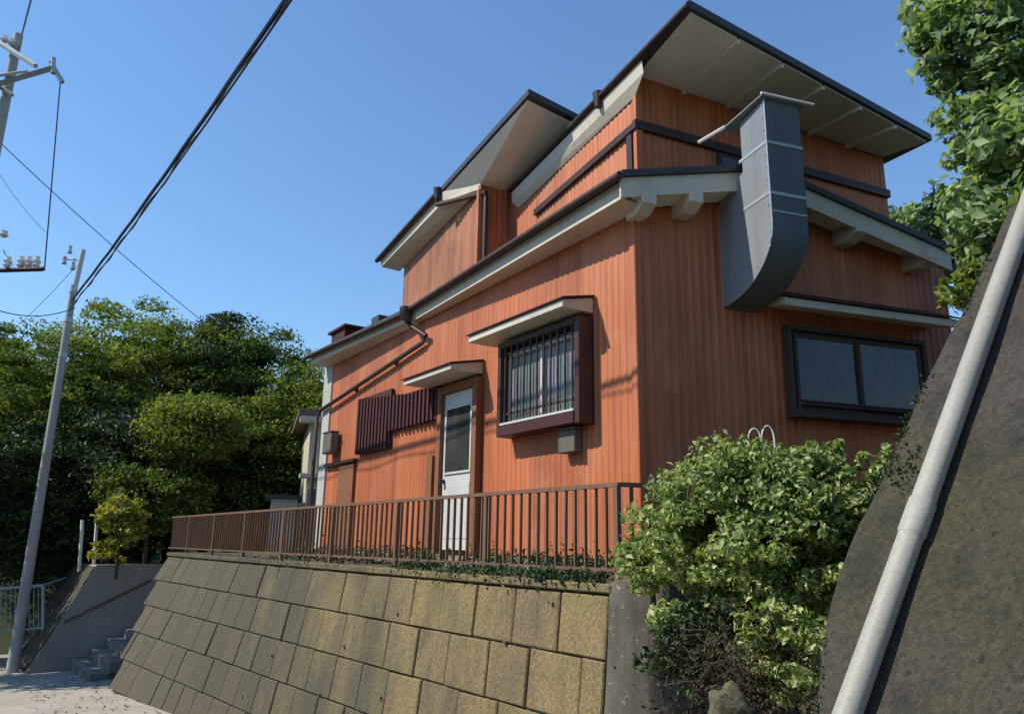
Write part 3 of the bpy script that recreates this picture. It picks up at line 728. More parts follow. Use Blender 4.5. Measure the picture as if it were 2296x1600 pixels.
for px_, py_ in ((897, 1375), (776, 1448), (613, 1468), (720, 1555), (857, 1563), (548, 1560), (1136, 1440), (1243, 1352)):
    r_ = ray(px_, py_); best = None
    for k in range(400):
        t_ = (4.0 + k * 0.03) / r_[1]; q_ = EYE + r_ * t_
        d_ = ZT - q_[2]; ss_ = float(np.dot(q_[:2] - FENCE0, FD)); oo_ = float(np.dot(q_[:2] - FENCE0, FN))
        e_ = oo_ - (0.06 + batter(ss_) * d_)
        if e_ < 0: best = (ss_, d_); break
    if best:
        wp = MB(); wp.tube([RWP(*best, -0.03), RWP(*best, 0.03)], 0.017, 10); wp.build('weep_pipe', M['bin'], rw, True)
ef_ = MB(); ef_.prism([RWP(wall_end(0), 0, -0.03), RWP(wall_end(2.9), 2.9, -0.03), STREET(wall_end(2.9), -1.0, ZT - 2.9), STREET(wall_end(0), -1.0, ZT)], [RWP(wall_end(0) + .03, 0, -0.035), RWP(wall_end(2.9) + .03, 2.9, -0.035), STREET(wall_end(2.9) + .03, -1.0, ZT - 2.9), STREET(wall_end(0) + .03, -1.0, ZT)])
ef_.build('end_face', M['mortar'], rw)
# rounded mortar end of the wall
en = []; ef = []
NA, ND = 14, 10
def endpt(k, j):
    d = -0.05 + 1.9 * j / (ND - 1); a = (k / (NA - 1)) * math.radians(150)
    rr = 0.30 + 0.05 * d
    cx = RWP(-0.04, max(d, 0), 0.0)
    c0 = np.array([cx[0], cx[1]]) - FN * rr
    off = FN * math.cos(a) * rr - FD * math.sin(a) * rr * 1.25
    wob = 0.035 * math.sin(j * 1.7 + k * 0.9) + 0.03 * math.sin(k * 2.3 + j) + random.uniform(-0.03, 0.03)
    q = c0 + off * (1 + wob)
    return (q[0], q[1], ZT - d + 0.02 * math.sin(k * 1.3))
for k in range(NA):
    for j in range(ND): en.append(endpt(k, j))
for k in range(NA - 1):
    for j in range(ND - 1):
        a = k * ND + j; ef.append((a, a + ND, a + ND + 1, a + 1))
topc = len(en); cc = RWP(-0.04, 0, -0.3); en.append((cc[0], cc[1], ZT + 0.1))
for k in range(NA - 1): ef.append((k * ND, topc, (k + 1) * ND))
mk('mortar_end', en, ef, M['mortar'], rw, True)
ret = MB(); ret.prism([STREET(-0.25, -0.4, 1.2), STREET(-0.25, -4, 1.25), STREET(-0.12, -4, 1.25), STREET(-0.12, -0.4, 1.2)], [STREET(-0.5, -0.3, -0.6), STREET(-0.6, -4, 0.3), STREET(-0.2, -4, 0.3), STREET(-0.2, -0.3, -0.6)])
ret.build('return_face', M['soil'], rw)  # dark soil colour stands in for the shade on this wall face
# stair wall beyond the gap
sw = empty('stair_wall', tuple(STREET(18, 0.8, -1.4)), 'dark sloping wall with a pale concrete side beyond the steps', 'retaining wall')
m2 = MB()
m2.prism([STREET(16.6, 2.35, -1.9), STREET(21, 2.3, -2.0), STREET(21, -1.5, -2.0), STREET(16.6, -1.5, -1.9)], [STREET(17.0, 0.95, 0.92), STREET(21, 0.9, 0.85), STREET(21, -1.5, 0.85), STREET(17.0, -1.5, 0.95)])
m2.build('wall_core', M['palecon'], sw)
for r in range(6):
    for k in range(9):
        def P2(s, d, o):
            t = (s - 17) / 4
            return STREET(s - 0.14 * d, 0.95 - 0.05 * t + 0.49 * d + o, 0.90 - 0.03 * t - d)
        s0 = 17.02 + k * 0.45 - (0.2 if r % 2 and k else 0); s1 = s0 + 0.43; d0 = r * 0.45 + 0.02; d1 = d0 + 0.43
        bb = MB(); bb.hexa([P2(s0, d1, -0.05), P2(s1, d1, -0.05), P2(s1, d1, 0.03), P2(s0, d1, 0.03), P2(s0, d0, -0.05), P2(s1, d0, -0.05), P2(s1, d0, 0.03), P2(s0, d0, 0.03)])
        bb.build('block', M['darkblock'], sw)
hr = MB(); hr.tube([STREET(16.75, 1.5, -0.35), STREET(16.93, -0.3, 0.55)], 0.03, 6); hr.build('handrail', M['bin'], sw, True)
# steps in the gap
st = empty('steps', tuple(STREET(15.5, 1.2, -1.4)), 'worn concrete steps climbing from the lane beside the block wall', 'steps')
for i in range(8):
    zt = -1.15 + i * 0.2
    sp = MB(); STREET.box(sp, 14.1, 16.9, 0.6 - i * 0.34 - 0.4, 1.25 - i * 0.34, zt - 0.35, zt)
    sp.build('step', M['plinth'], st, bevel=0.02)

# ------------------------------------------------------------------ fence
fn = empty('railing_fence', tuple(STREET(7, -0.06, 1.25)), 'rusty brown steel baluster fence on top of the block wall', 'fence')
def bar_mesh(name, w, d, h):
    mb_ = MB(); mb_.hexa([(-w, -d, 0), (w, -d, 0), (w, d, 0), (-w, d, 0), (-w, -d, h), (w, -d, h), (w, d, h), (-w, d, h)])
    me = bpy.data.meshes.new(name); me.from_pydata(mb_.v, [], mb_.f); me.update(); me.materials.append(M['fence']); return me
bal_me = bar_mesh('baluster', 0.008, 0.014, 0.64)
def put(name, me, pos, rotz, parent):
    o = bpy.data.objects.new(name, me); COL.objects.link(o); o.parent = parent
    o.location = Vector([float(x) for x in pos]) - parent.location; o.rotation_euler = (random.uniform(-.006, .006), random.uniform(-.006, .006), rotz)
    return o
rot = math.radians(90) + math.radians(36.6)
FO = -0.06
s = 0.125; k = 0
while s < 14.3:
    if abs((s / 1.84) - round(s / 1.84)) * 1.84 > 0.04:
        put('baluster', bal_me, STREET(s, FO, 1.385), rot, fn)
    s += 0.128
post_me = bar_mesh('post', 0.024, 0.024, 0.80)
for i in range(8):
    put('post', post_me, STREET(i * 1.84, FO, 1.24), rot, fn)
STREET.one('top_rail', M['fence'], fn, -0.03, 14.4, FO - 0.022, FO + 0.022, 2.025, 2.06)
STREET.one('bottom_rail', M['fence'], fn, 0.025, 14.4, FO - 0.02, FO + 0.02, 1.36, 1.385)
# the return along the terrace edge
RF = Frame(STREET(0, FO, 0), az(74), np.array([az(74)[1], -az(74)[0]]))
RF.one('top_rail', M['fence'], fn, 0.03, 2.4, -0.022, 0.022, 2.028, 2.064)
RF.one('bottom_rail', M['fence'], fn, 0.03, 2.4, -0.02, 0.02, 1.36, 1.385)
for i in range(1, 18):
    put('baluster', bal_me, RF(i * 0.13, 0, 1.387), math.radians(90 - 74 + 90), fn)
put('post', post_me, RF(2.4, 0, 1.24), 0, fn)

# ------------------------------------------------------------------ big sloping wall on the right with its drain pipe
P1 = at_y(1900, 1600, 2.6); P2_ = at_y(2285, 520, 3.15)
E2 = (P2_ - P1) / (P2_ - P1)[2]                 # up-slope per metre of height
E1 = np.array([*az(-28), 0.0])
NRM = np.cross(E1, E2); NRM /= np.linalg.norm(NRM)
if NRM[0] > 0: NRM = -NRM
def SW(a, z, o=0.0):                              # a along the lane (away), z height
    return P1 + E2 * (z - P1[2]) + E1 * a + NRM * o - NRM * 0.046
sl = empty('slope_wall', tuple(SW(0, -0.1)), 'tall sloping dark concrete wall close on the right', 'retaining wall')
# far-end edge of the wall follows the photograph's sloping end
EDGE = []
for px_, py_ in ((1826, 1560), (1838, 1400), (1895, 1215), (1990, 1010), (2122, 740), (2165, 660), (2215, 560)):
    r_ = ray(px_, py_); t_ = float(np.dot(P1 - NRM * 0.046 - EYE, NRM) / np.dot(r_, NRM)); q_ = EYE + r_ * t_
    EDGE.append((float(q_[2]), float(np.dot(q_ - (P1 - NRM * 0.046 + E2 * (q_[2] - P1[2])), E1))))
zs = np.linspace(-0.3, 3.2, 36); aa = [0.0, 0.12, 0.3, 0.5, 0.7, 0.85, 1.0]
wv = []; wf_ = []
for i, z in enumerate(zs):
    ae = float(np.interp(z, [e[0] for e in EDGE], [e[1] for e in EDGE])) + 0.006 * math.sin(z * 9) + 0.004 * math.sin(z * 23)
    for t in np.linspace(0, 1, 25):
        a = -4.5 + (ae + 4.5) * (1 - (1 - t) ** 1.6)
        b = 0.004 * math.sin(a * 7 + z * 5) + 0.003 * math.sin(a * 15 - z * 11)
        wv.append(SW(a, z, b if t < 1 else -0.03))
    wv.append(SW(ae + 0.02, z, -0.35))
m_ = 26
for i in range(len(zs) - 1):
    for j in range(m_ - 1):
        a = i * m_ + j; wf_.append((a, a + 1, a + m_ + 1, a + m_))
tp = len(wv)
for j in range(m_ - 1):
    q = np.array(wv[(len(zs) - 1) * m_ + j]); wv.append(q + np.array([0.9, 0.45, 0.05]))
for j in range(m_ - 2):
    a = (len(zs) - 1) * m_ + j; wf_.append((a, a + 1, tp + j + 1, tp + j))
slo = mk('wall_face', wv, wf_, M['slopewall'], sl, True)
bm = bmesh.new(); bm.from_mesh(slo.data); bmesh.ops.recalc_face_normals(bm, faces=bm.faces); bm.to_mesh(slo.data); bm.free()
pipe = empty('drain_pipe', tuple(SW(0, 0.3, 0.062)), 'long pale grey plastic drain pipe lying up the sloping wall', 'pipe')
def PP(z): return P1 + E2 * (z - P1[2])
zj = 1.63
pm = MB(); pm.tube([PP(-0.2), PP(zj - 0.02)], 0.042, 24); pm.build('pipe', M['pvc'], pipe, True)
pm = MB(); pm.tube([PP(zj + 0.08), PP(3.6)], 0.042, 24); pm.build('pipe', M['pvc'], pipe, True)
pm = MB(); pm.tube([PP(zj - 0.025), PP(zj - 0.015), PP(zj + 0.095), PP(zj + 0.1)], [0.043, 0.047, 0.047, 0.043], 24); pm.build('coupling', M['pvc'], pipe, True)
# earth on top of the sloping wall, enlarged out of view to block skylight
hv = []; hf = []
NU, NV = 26, 16
for i in range(NU):
    a = 0.25 - i * 0.9
    b0 = SW(min(a, 0.12), 3.05, -0.25) + np.array([*az(-28), 0]) * 0.0
    for j in range(NV):
        t = j / (NV - 1) * 14.0
        dirn = np.array([0.90, 0.44]) if a > -1.5 else np.array([0.95, 0.30])
        q = b0[:2] + dirn * t + (np.array([0.0, 0.0]) if a > 0 else E1[:2] * (a - min(a, 0.12)))
        z = b0[2] + 0.05 + t * 0.6 + 0.18 * hnoise(q[0] * 1.5, q[1] * 1.5) * min(1, t)
        hv.append((q[0], q[1], z))
for i in range(NU - 1):
    for j in range(NV - 1):
        a = i * NV + j; hf.append((a, a + NV, a + NV + 1, a + 1))
tag(mk('hillside', hv, hf, M['bankgreen'], None, True), 'steep overgrown bank above the sloping wall, enlarged unseen to block skylight', None, None, 'structure')

# ------------------------------------------------------------------ poles and cables
def pole_axis(px0, py0, px1, py1, d):
    a = at_y(px0, py0, d); b = at_y(px1, py1, d); return a, b
PD = 18.6
pb = at_y(28, 1500, PD); ptop = at_y(166, 640, PD); ptip = at_y(187, 560, PD)
up_ = empty('utility_pole', tuple(pb), 'slim grey concrete utility pole leaning at the lane edge on the left', 'pole')
pm = MB(); pm.tube([pb - [0, 0, 0.5], pb, lerp(pb, ptop, 0.5), ptop], [0.135, 0.13, 0.105, 0.08], 20); pm.build('shaft', M['pole'], up_, True)
pm = MB(); pm.tube([ptop - [0, 0, 0.4], ptip], [0.075, 0.06], 12); pm.build('extension_tube', M['galv'], up_, True)
for fr_t in (0.80, 0.9, 0.985):
    c = lerp(pb, ptop, fr_t); bd = MB(); bd.tube([c - [0, 0, 0.06], c + [0, 0, 0.06]], 0.098, 16); bd.build('band', M['galv'], up_, True)
for k, (dx, dz) in enumerate(((-0.35, -0.1), (-0.2, -0.55), (-0.45, -0.4))):
    c = ptip + np.array([dx, 0, dz]); ins = MB(); ins.tube([c, c + [0, 0, .08], c + [0, 0, .1], c + [0, 0, .2]], [0.06, 0.06, 0.03, 0.05], 10); ins.build('insulator', M['galv'], up_, True)
bk_ = MB(); bk_.tube([ptip - [0, 0, .3], ptip + [-0.5, 0, -.25]], 0.025, 6); bk_.build('bracket', M['galv'], up_, True)

PD2 = 21.0
q0 = at_y(-112, 900, PD2)
fp = empty('utility_pole', (q0[0], q0[1], road_z(q0[0], q0[1])), 'tall utility pole with cross arms cut off by the left picture edge', 'pole')
x0, y0 = q0[0] - 0.13, q0[1]
pm = MB(); pm.tube([(x0, y0, road_z(x0, y0) - 0.4), (x0, y0, 5), (x0, y0, at_y(0, 78, PD2)[2])], [0.22, 0.17, 0.13], 20); pm.build('shaft', M['pole'], fp, True)
def arm(name, a, b, w, mat):
    mbx = MB(); mbx.tube([a, b], w, 4); return mbx.build(name, mat, fp)
a0 = at_y(-60, 205, PD2); a1 = at_y(122, 152, PD2 - 1.2)
arm('cross_arm', a0, a1, 0.11, M['galv'])
arm('cross_arm', at_y(-60, 60, PD2 + 0.3), at_y(80, 148, PD2 - 0.9), 0.085, M['galv'])
arm('brace', at_y(-5, 170, PD2), at_y(60, 160, PD2 - 0.6), 0.06, M['galv'])
arm('brace', at_y(112, 140, PD2 - 1.15), at_y(140, 185, PD2 - 1.15), 0.075, M['galv'])
arm('brace', at_y(-10, 188, PD2 - 0.2), at_y(28, 214, PD2 - 0.2), 0.07, M['galv'])
arm('post_pin', at_y(120, 130, PD2 - 1.2), at_y(119, 165, PD2 - 1.2), 0.075, M['galv'])
arm('cross_arm', at_y(-92, 609, PD2), at_y(98, 603, PD2 - 0.8), 0.07, M['maroon'])
for px in (15, 45, 62, 80):
    c = at_y(px, 600, PD2 - 0.5); ins = MB(); ins.tube([c, c + [0, 0, .07], c + [0, 0, .09], c + [0, 0, .2], c + [0, 0, .22], c + [0, 0, .33]], [0.05, 0.11, 0.07, 0.12, 0.06, 0.08], 12); ins.build('insulator', M['ceramic'], fp, True)
for px, py in ((10, 88), (25, 95), (8, 525)):
    c = at_y(px, py + 6, PD2 - 0.2); ins = MB(); ins.tube([c, c + [0, 0, .06], c + [0, 0, .08], c + [0, 0, .18]], [0.07, 0.13, 0.07, 0.10], 12); ins.build('insulator', M['ceramic'], fp, True)

def cable(name, a, b, sag, r, label, n=26, wob=0.0, group=None):
    a = np.array(a); b = np.array(b); pts = []
    for i in range(n):
        t = i / (n - 1); p = a * (1 - t) + b * t; p[2] -= sag * 4 * t * (1 - t)
        if wob: p = p + np.array([math.sin(t * 55) * wob, 0, math.cos(t * 55) * wob])
        pts.append(p)
    mbx = MB(); mbx.tube(pts, r, 6); o = mbx.build(name, M['cable'], None, True)
    return tag(o, label, 'cable', group)
ca = lerp(pb, ptop, 0.945); cb = at_y(632, -10, 7.0); cb2 = cb + (cb - ca) * 0.35
cable('power_cable', ca + [0, 0, 0.1], cb2 + [0, 0, 0.0], 0.22, 0.028, 'thick black overhead cable bundle rising from the slim pole to the top edge', wob=0.004, n=60)
cable('power_cable', ca - [0, 0, 0.10], cb2 - [0.02, 0, 0.03], 0.26, 0.012, 'thin cable looping just under the thick overhead bundle', wob=0.022, n=140)
cable('power_cable', ca + [0.05, 0, 0.0], cb2 + [0.03, 0, -0.02], 0.24, 0.014, 'thin cable lashed alongside the thick overhead bundle', n=60)
cable('power_cable', at_y(135, 186, PD2 - 1.15), at_y(100, 600, PD2 - 0.8), 0.0, 0.018, 'jumper cable hanging from the upper cross arm to the lower arm')
cable('power_cable', at_y(-8, 312, PD2), at_y(560, 800, 33), 0.25, 0.014, 'faint cable falling from the left pole towards the woods')
cable('power_cable', at_y(40, 112, PD2), at_y(72, -10, 15), 0.0, 0.022, 'short cable rising from the cross arms to the top left corner')
cable('power_cable', at_y(-8, 380, PD2), at_y(102, 520, PD2 - 0.8), 0.1, 0.010, 'thin drooping cable beside the hanging jumper')
cable('power_cable', at_y(8, 560, PD2 - 0.5), at_y(30, 595, PD2 - 0.5), 0.06, 0.012, 'short curled cable end above the lower insulators')
cable('power_cable', at_y(168, 690, PD), at_y(-20, 690, PD - 3), 0.2, 0.012, 'thin cable from the slim pole to the left edge')
cable('guy_wire', at_y(235, 800, 17.5), at_y(290, 995, 17.5), 0.0, 0.014, 'slanting guy wire in front of the dark wood')
cable('power_cable', at_y(185, 580, PD), at_y(20, 745, PD + 7), 0.12, 0.008, 'hair-thin wire slanting down left from the pole tip')

# ------------------------------------------------------------------ guard rail and stakes on the left
gr = empty('guard_rail', tuple(at_y(97, 1425, 20)), 'pale green pipe guard rail at the lane edge on the left', 'guard rail')
gp = at_y(97, 1312, 20); gb = at_y(97, 1428, 20)
def tubeo(name, pts, r, mat, parent, n=8):
    mbx = MB(); mbx.tube(pts, r, n); return mbx.build(name, mat, parent, True)
tubeo('post', [gb, gp], 0.045, M['railpaint'], gr)
tubeo('post', [at_y(-60, 1440, 20), at_y(-60, 1322, 20)], 0.045, M['railpaint'], gr)
tubeo('rail', [at_y(-140, 1328, 20), gp, at_y(148, 1295, 21)], 0.04, M['railpaint'], gr)
tubeo('rail', [at_y(-140, 1432, 20), at_y(97, 1406, 20)], 0.03, M['railpaint'], gr)
for i in range(14):
    px = -50 + i * 10.5
    tubeo('baluster', [at_y(px, 1322 - (px + 60) * 0.05, 20.02), at_y(px, 1418 - (px + 60) * 0.1, 20.02)], 0.011, M['railpaint'], gr, 6)
for px, y0_, y1_, lab in ((180, 1165, 1262, 'taller pale stake on the far wall left of the yellow plant'), (212, 1172, 1264, 'shorter pale stake on the far wall beside the yellow plant')):
    a = at_y(px, y1_, 20.3); b = at_y(px + 5, y0_, 20.3)
    mbx = MB(); mbx.tube([a - [0, 0, .2], b], 0.045, 8); tag(mbx.build('stake', M['ceramic'], None, True), lab, 'stake')

# ------------------------------------------------------------------ neighbour's pale house beyond the end of the main house
nh = empty('neighbour_house', tuple(at_y(690, 1140, 21)), 'small cream rendered house half hidden behind the orange house', 'house')
NF = Frame(at_y(682, 1140, 20)[:2], az(72), np.array([az(72)[1], -az(72)[0]]))
NF.one('wall', M['creamwall'], nh, 0, 3.0, -4, 0, 1.0, 4.75)
NL = Frame(at_y(606, 1140, 18.5)[:2], az(74), np.array([az(74)[1], -az(74)[0]]))
NL.one('annex_wall', M['trimgray'], nh, 0, 0.62, -2, 0, 1.0, 2.55)
NL.one('annex_roof', M['roofdark'], nh, -0.15, 0.72, -2.1, 0.15, 2.56, 2.63)
NF.one('roof', M['paleroof'], nh, -0.35, 3.2, -4.3, 0.45, 4.76, 4.9)
NF.one('soffit', M['cream'], nh, -0.3, 3.1, 0.02, 0.42, 4.6, 4.75)
NF.one('canopy', M['cream'], nh, -0.2, 1.2, 0.02, 0.5, 3.15, 3.25)
w = NF.one('window', M['alu'], nh, 0.02, 0.55, 0.0, 0.05, 1.5, 2.95)
NF.one('pane', M['glass'], w, 0.07, 0.5, 0.051, 0.056, 1.6, 2.88)
NF.one('sill', M['alu'], w, -0.02, 0.6, 0.051, 0.16, 1.44, 1.5)

# ------------------------------------------------------------------ foliage
def leaf_arrays(cent, size, up_bias=0.5, outward=None, aspect=0.5, jitter=0.4, fold=0.25):
    """diamond leaves (two folded triangles) at the given centres"""
    n = len(cent)
    nrm = RNG.normal(size=(n, 3)) * 0.8
    nrm[:, 2] += up_bias
    if outward is not None: nrm += outward * 0.7
    nrm /= np.linalg.norm(nrm, axis=1)[:, None] + 1e-9
    t = RNG.normal(size=(n, 3)); t[:, 2] -= 0.35
    t -= nrm * np.sum(t * nrm, axis=1)[:, None]; t /= np.linalg.norm(t, axis=1)[:, None] + 1e-9
    b = np.cross(nrm, t)
    L = size * (1 + jitter * RNG.uniform(-1, 1, n))[:, None]
    Wd = L * aspect
    v = np.empty((n, 4, 3))
    v[:, 0] = cent - t * L * 0.5
    v[:, 1] = cent + b * Wd * 0.5 + nrm * L * fold * 0.3 - t * L * 0.05
    v[:, 2] = cent + t * L * 0.5 - nrm * L * 0.12
    v[:, 3] = cent - b * Wd * 0.5 + nrm * L * fold * 0.3 - t * L * 0.05
    return v
def leaves_obj(name, V, mat, parent=None):
    n = len(V); me = bpy.data.meshes.new(name)
    me.vertices.add(n * 4); me.vertices.foreach_set('co', V.reshape(-1).astype(np.float32))
    me.loops.add(n * 6); me.polygons.add(n * 2)
    idx = (np.arange(n) * 4)[:, None] + np.array([0, 1, 2, 0, 2, 3])
    me.loops.foreach_set('vertex_index', idx.reshape(-1).astype(np.int32))
    me.polygons.foreach_set('loop_start', (np.arange(n * 2) * 3).astype(np.int32))
    me.update(calc_edges=True)
    return link(name, me, mat, parent)
def puff_leaves(pc, pr, per, size, flat=0.75, **kw):
    out = []
    C_ = np.repeat(pc, per, axis=0); R_ = np.repeat(pr, per)
    d = RNG.normal(size=(len(C_), 3)); d /= np.linalg.norm(d, axis=1)[:, None]
    d[:, 2] = np.where(d[:, 2] < -0.2, d[:, 2] * 0.5, d[:, 2])
    rad = R_ * RNG.uniform(0.35, 1.05, len(C_)) ** 0.6
    P = C_ + d * rad[:, None] * np.array([1, 1, flat])
    return leaf_arrays(P, size, outward=d, jitter=0.5, **kw)
def tree(name, base, rx, ry, z0, z1, npuff, per, leaf, mat, label, cat='tree', group=None, pr=(0.45, 0.9), top_heavy=0.3, trunk_r=0.16, flat=0.7, limbs=9, lean=(0, 0), aspect=0.5, rough=0.0, up=0.5):
    base = np.array(base, float); cz = (z0 + z1) / 2; hz = (z1 - z0) / 2
    ctr = np.array([base[0] + lean[0], base[1] + lean[1], cz])
    d = RNG.normal(size=(npuff, 3)); d /= np.linalg.norm(d, axis=1)[:, None]
    rr = RNG.uniform(0.25, 1.0, npuff) ** 0.45
    pc = ctr + d * rr[:, None] * np.array([rx, ry, hz]) * (1 - 0.12 * RNG.uniform(0, 1, npuff))[:, None]
    pc = pc + RNG.normal(size=pc.shape) * rough * np.array([rx, ry, hz])
    prr = RNG.uniform(pr[0], pr[1], npuff)
    root = empty(name, tuple(base), label, cat, group)
    V = puff_leaves(pc, prr, per, leaf, flat, aspect=aspect, up_bias=up)
    leaves_obj('crown', V, mat, root)
    tm = MB()
    top = ctr + np.array([0, 0, hz * 0.45])
    mid = lerp(base, ctr, 0.55) + np.array([RNG.uniform(-.2, .2), RNG.uniform(-.2, .2), 0])
    tm.tube([base - [0, 0, 0.3], base + [0, 0, 0.1], mid, ctr, top], [trunk_r * 1.35, trunk_r, trunk_r * 0.75, trunk_r * 0.5, trunk_r * 0.2], 9)
    order = RNG.permutation(npuff)[:limbs]
    for i in order:
        a = lerp(base, ctr, RNG.uniform(0.55, 0.98)) ; e = pc[i]
        m_ = lerp(a, e, 0.5) + np.array([0, 0, RNG.uniform(-0.1, 0.3)])
        tm.tube([a, m_, e], [trunk_r * 0.4, trunk_r * 0.26, trunk_r * 0.08], 6)
    tm.build('trunk', M['bark'], root, True)
    return root
def gz(x, y): return float(ground_z(x, y))
def place(px, d): p = at_y(px, 1222, d); return p[0], p[1]
def topz(px, py, d): return at_y(px, py, d)[2]

WOOD = 'trees of the wooded slope on the left'
specs = [  # px, top py, distance, half-width m, crown bottom z, material, leaf, label
    (-60, 690, 27, 4.2, 0.5, 'leaf_wood', 'broad woodland tree at the far left edge behind the cut-off pole'),
    (75, 735, 24, 2.8, 1.5, 'leaf_wood', 'rounded woodland tree just left of the slim pole'),
    (255, 655, 25, 3.0, 2.6, 'leaf_bright', 'bright yellow-green tree crown right of the slim pole top'),
    (370, 690, 28, 3.2, 2.5, 'leaf_wood', 'tall woodland tree in the middle of the left wood'),
    (450, 668, 26, 1.9, 3.0, 'leaf_dark', 'pointed dark evergreen rising highest in the middle of the left wood'),
    (560, 722, 26, 2.4, 2.2, 'leaf_wood', 'feathery tree on the right shoulder of the left wood'),
    (655, 790, 25, 1.9, 1.5, 'leaf_bright', 'lit yellow-green tree touching the end of the orange house'),
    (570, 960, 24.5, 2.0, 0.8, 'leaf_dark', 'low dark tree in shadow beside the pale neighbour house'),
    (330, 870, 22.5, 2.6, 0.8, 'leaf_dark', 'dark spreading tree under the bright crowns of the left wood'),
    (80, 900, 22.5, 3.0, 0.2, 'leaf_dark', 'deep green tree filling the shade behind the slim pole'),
    (500, 880, 24, 2.4, 1.2, 'leaf_wood', 'mid-height leafy tree right of centre in the left wood'),
    (395, 880, 21.0, 1.1, 3.6, 'leaf_bright', 'low sunlit bough hanging in front of the dark part of the wood'),
    (190, 820, 26, 2.4, 1.0, 'leaf_wood', 'leafy tree tucked directly behind the slim pole'),
]
for px, py, d, hw, zb, mt, lab in specs:
    x, y = place(px, d); z1 = topz(px, py - 12, d); g = min(gz(x, y), zb - 0.8)
    np_ = int(42 + hw * 28)
    tree('woodland_tree', (x, y, g), hw, hw * 0.9, zb, z1 - 0.35, np_, 260, 0.125, M[mt], lab, 'tree', WOOD, pr=(0.40, 1.0), trunk_r=0.17, limbs=8, flat=0.55)
# far trees that close the view behind the near ones
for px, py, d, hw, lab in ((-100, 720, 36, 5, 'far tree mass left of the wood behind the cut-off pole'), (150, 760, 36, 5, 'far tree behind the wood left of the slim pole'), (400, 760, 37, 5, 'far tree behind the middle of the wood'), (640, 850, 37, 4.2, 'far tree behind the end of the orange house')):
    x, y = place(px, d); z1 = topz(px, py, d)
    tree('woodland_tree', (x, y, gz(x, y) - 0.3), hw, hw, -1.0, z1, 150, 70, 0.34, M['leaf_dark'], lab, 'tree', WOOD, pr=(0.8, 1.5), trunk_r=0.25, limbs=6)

# shrubs near the steps
x, y = at_y(335, 1180, 20.6)[:2]
tree('shrub', (x, y, 0.7), 1.55, 1.2, 1.5, at_y(330, 1005, 20.6)[2] - 0.2, 80, 130, 0.12, M['leaf_wood'], 'rounded dark glossy shrub left of the fence end', 'shrub', None, pr=(0.25, 0.45), trunk_r=0.07, limbs=10)
x, y = at_y(272, 1200, 19.3)[:2]
tree('shrub', (x, y, 0.88), 0.60, 0.5, 0.95, at_y(270, 1098, 19.3)[2] - 0.1, 44, 30, 0.17, M['leaf_yellow'], 'sunlit yellow plant with pale stems on the far wall', 'shrub', None, pr=(0.10, 0.26), trunk_r=0.03, limbs=16, rough=0.22)
# glossy bush between the house and the sloping wall
bc = at_y(1742, 1150, 4.9)
tree('shrub', (bc[0], bc[1] + 0.2, 0.55), 0.80, 0.62, 0.92, at_y(1700, 985, 4.9)[2], 260, 150, 0.046, M['leaf_bush'], 'large leafy green bush between the house and the sloping wall', 'shrub', None, pr=(0.08, 0.20), trunk_r=0.045, limbs=40, flat=0.8, aspect=0.55, rough=0.09)
sp_pc = []; sp_pr = []
tm = MB()
for k in range(26):
    px_ = random.uniform(1540, 1975); a0_ = at_y(px_, 1120, 4.95 + random.uniform(-.25, .25)); tip = at_y(px_ + random.uniform(-40, 50), random.uniform(975, 1040) + abs(px_ - 1730) * 0.12, 4.95 + random.uniform(-.25, .25))
    tm.tube([a0_, lerp(a0_, tip, .5) + np.array([0.02, 0, 0.02]), tip], [0.006, 0.004, 0.002], 5)
    for t_ in (0.55, 0.75, 0.9, 1.0): sp_pc.append(lerp(a0_, tip, t_)); sp_pr.append(random.uniform(0.03, 0.065))
bush_root = bpy.data.objects['shrub.002']
leaves_obj('spray', puff_leaves(np.array(sp_pc), np.array(sp_pr), 16, 0.05, 0.8, aspect=0.5), M['leaf_bush'], bush_root)
tm.build('twig', M['bark'], bush_root, True)
bc = at_y(1462, 1260, 5.6)
tree('shrub', (bc[0], bc[1], 1.2), 0.26, 0.25, 1.25, at_y(1462, 1195, 5.6)[2], 34, 70, 0.052, M['leaf_bush'], 'small leafy bush spilling through the fence corner', 'shrub', None, pr=(0.07, 0.15), trunk_r=0.02, limbs=8)
bc = at_y(1760, 1330, 4.3)
tree('shrub', (bc[0], bc[1], 0.3), 0.26, 0.25, 0.75, 1.28, 26, 60, 0.055, M['leaf_bush'], 'lower green sprig hanging below the large bush', 'shrub', None, pr=(0.07, 0.14), trunk_r=0.02, limbs=6)

bc = at_y(1600, 1400, 5.0)
tree('shrub', (bc[0], bc[1], 0.3), 0.42, 0.3, 0.62, 1.22, 60, 90, 0.05, M['leaf_dark'], 'dark undergrowth in the hollow under the large bush', 'shrub', None, pr=(0.08, 0.16), trunk_r=0.02, limbs=8)
# trees above the sloping wall and behind the house on the right
TR = 'trees on the bank at the right'
for px, py0, py1, d, hw, leaf, n_, lab in (
        (2390, -160, 300, 6.2, 0.74, 0.12, 120, 'big-leaved tree overhanging at the upper right edge'),
        (2440, 180, 620, 5.4, 0.62, 0.11, 110, 'leafy tree at the right edge above the drain pipe'),
        (2245, 390, 600, 9.0, 0.55, 0.10, 70, 'leafy tree just right of the house roof end'),
        (2095, 455, 620, 12.0, 0.62, 0.12, 60, 'sunlit tree peeping behind the house corner on the right')):
    x, y = place(px, d); z1 = topz(px, py0, d); z0 = topz(px, py1, d)
    tree('bank_tree', (x + 0.3, y + 0.3, z0 - 1.2), hw, hw, z0, z1, n_, 75, leaf * 0.9, M['leaf_tree'], lab, 'tree', TR, pr=(0.15, 0.34), trunk_r=0.07, limbs=14, aspect=0.6)
bc = at_y(2150, 615, 4.2)
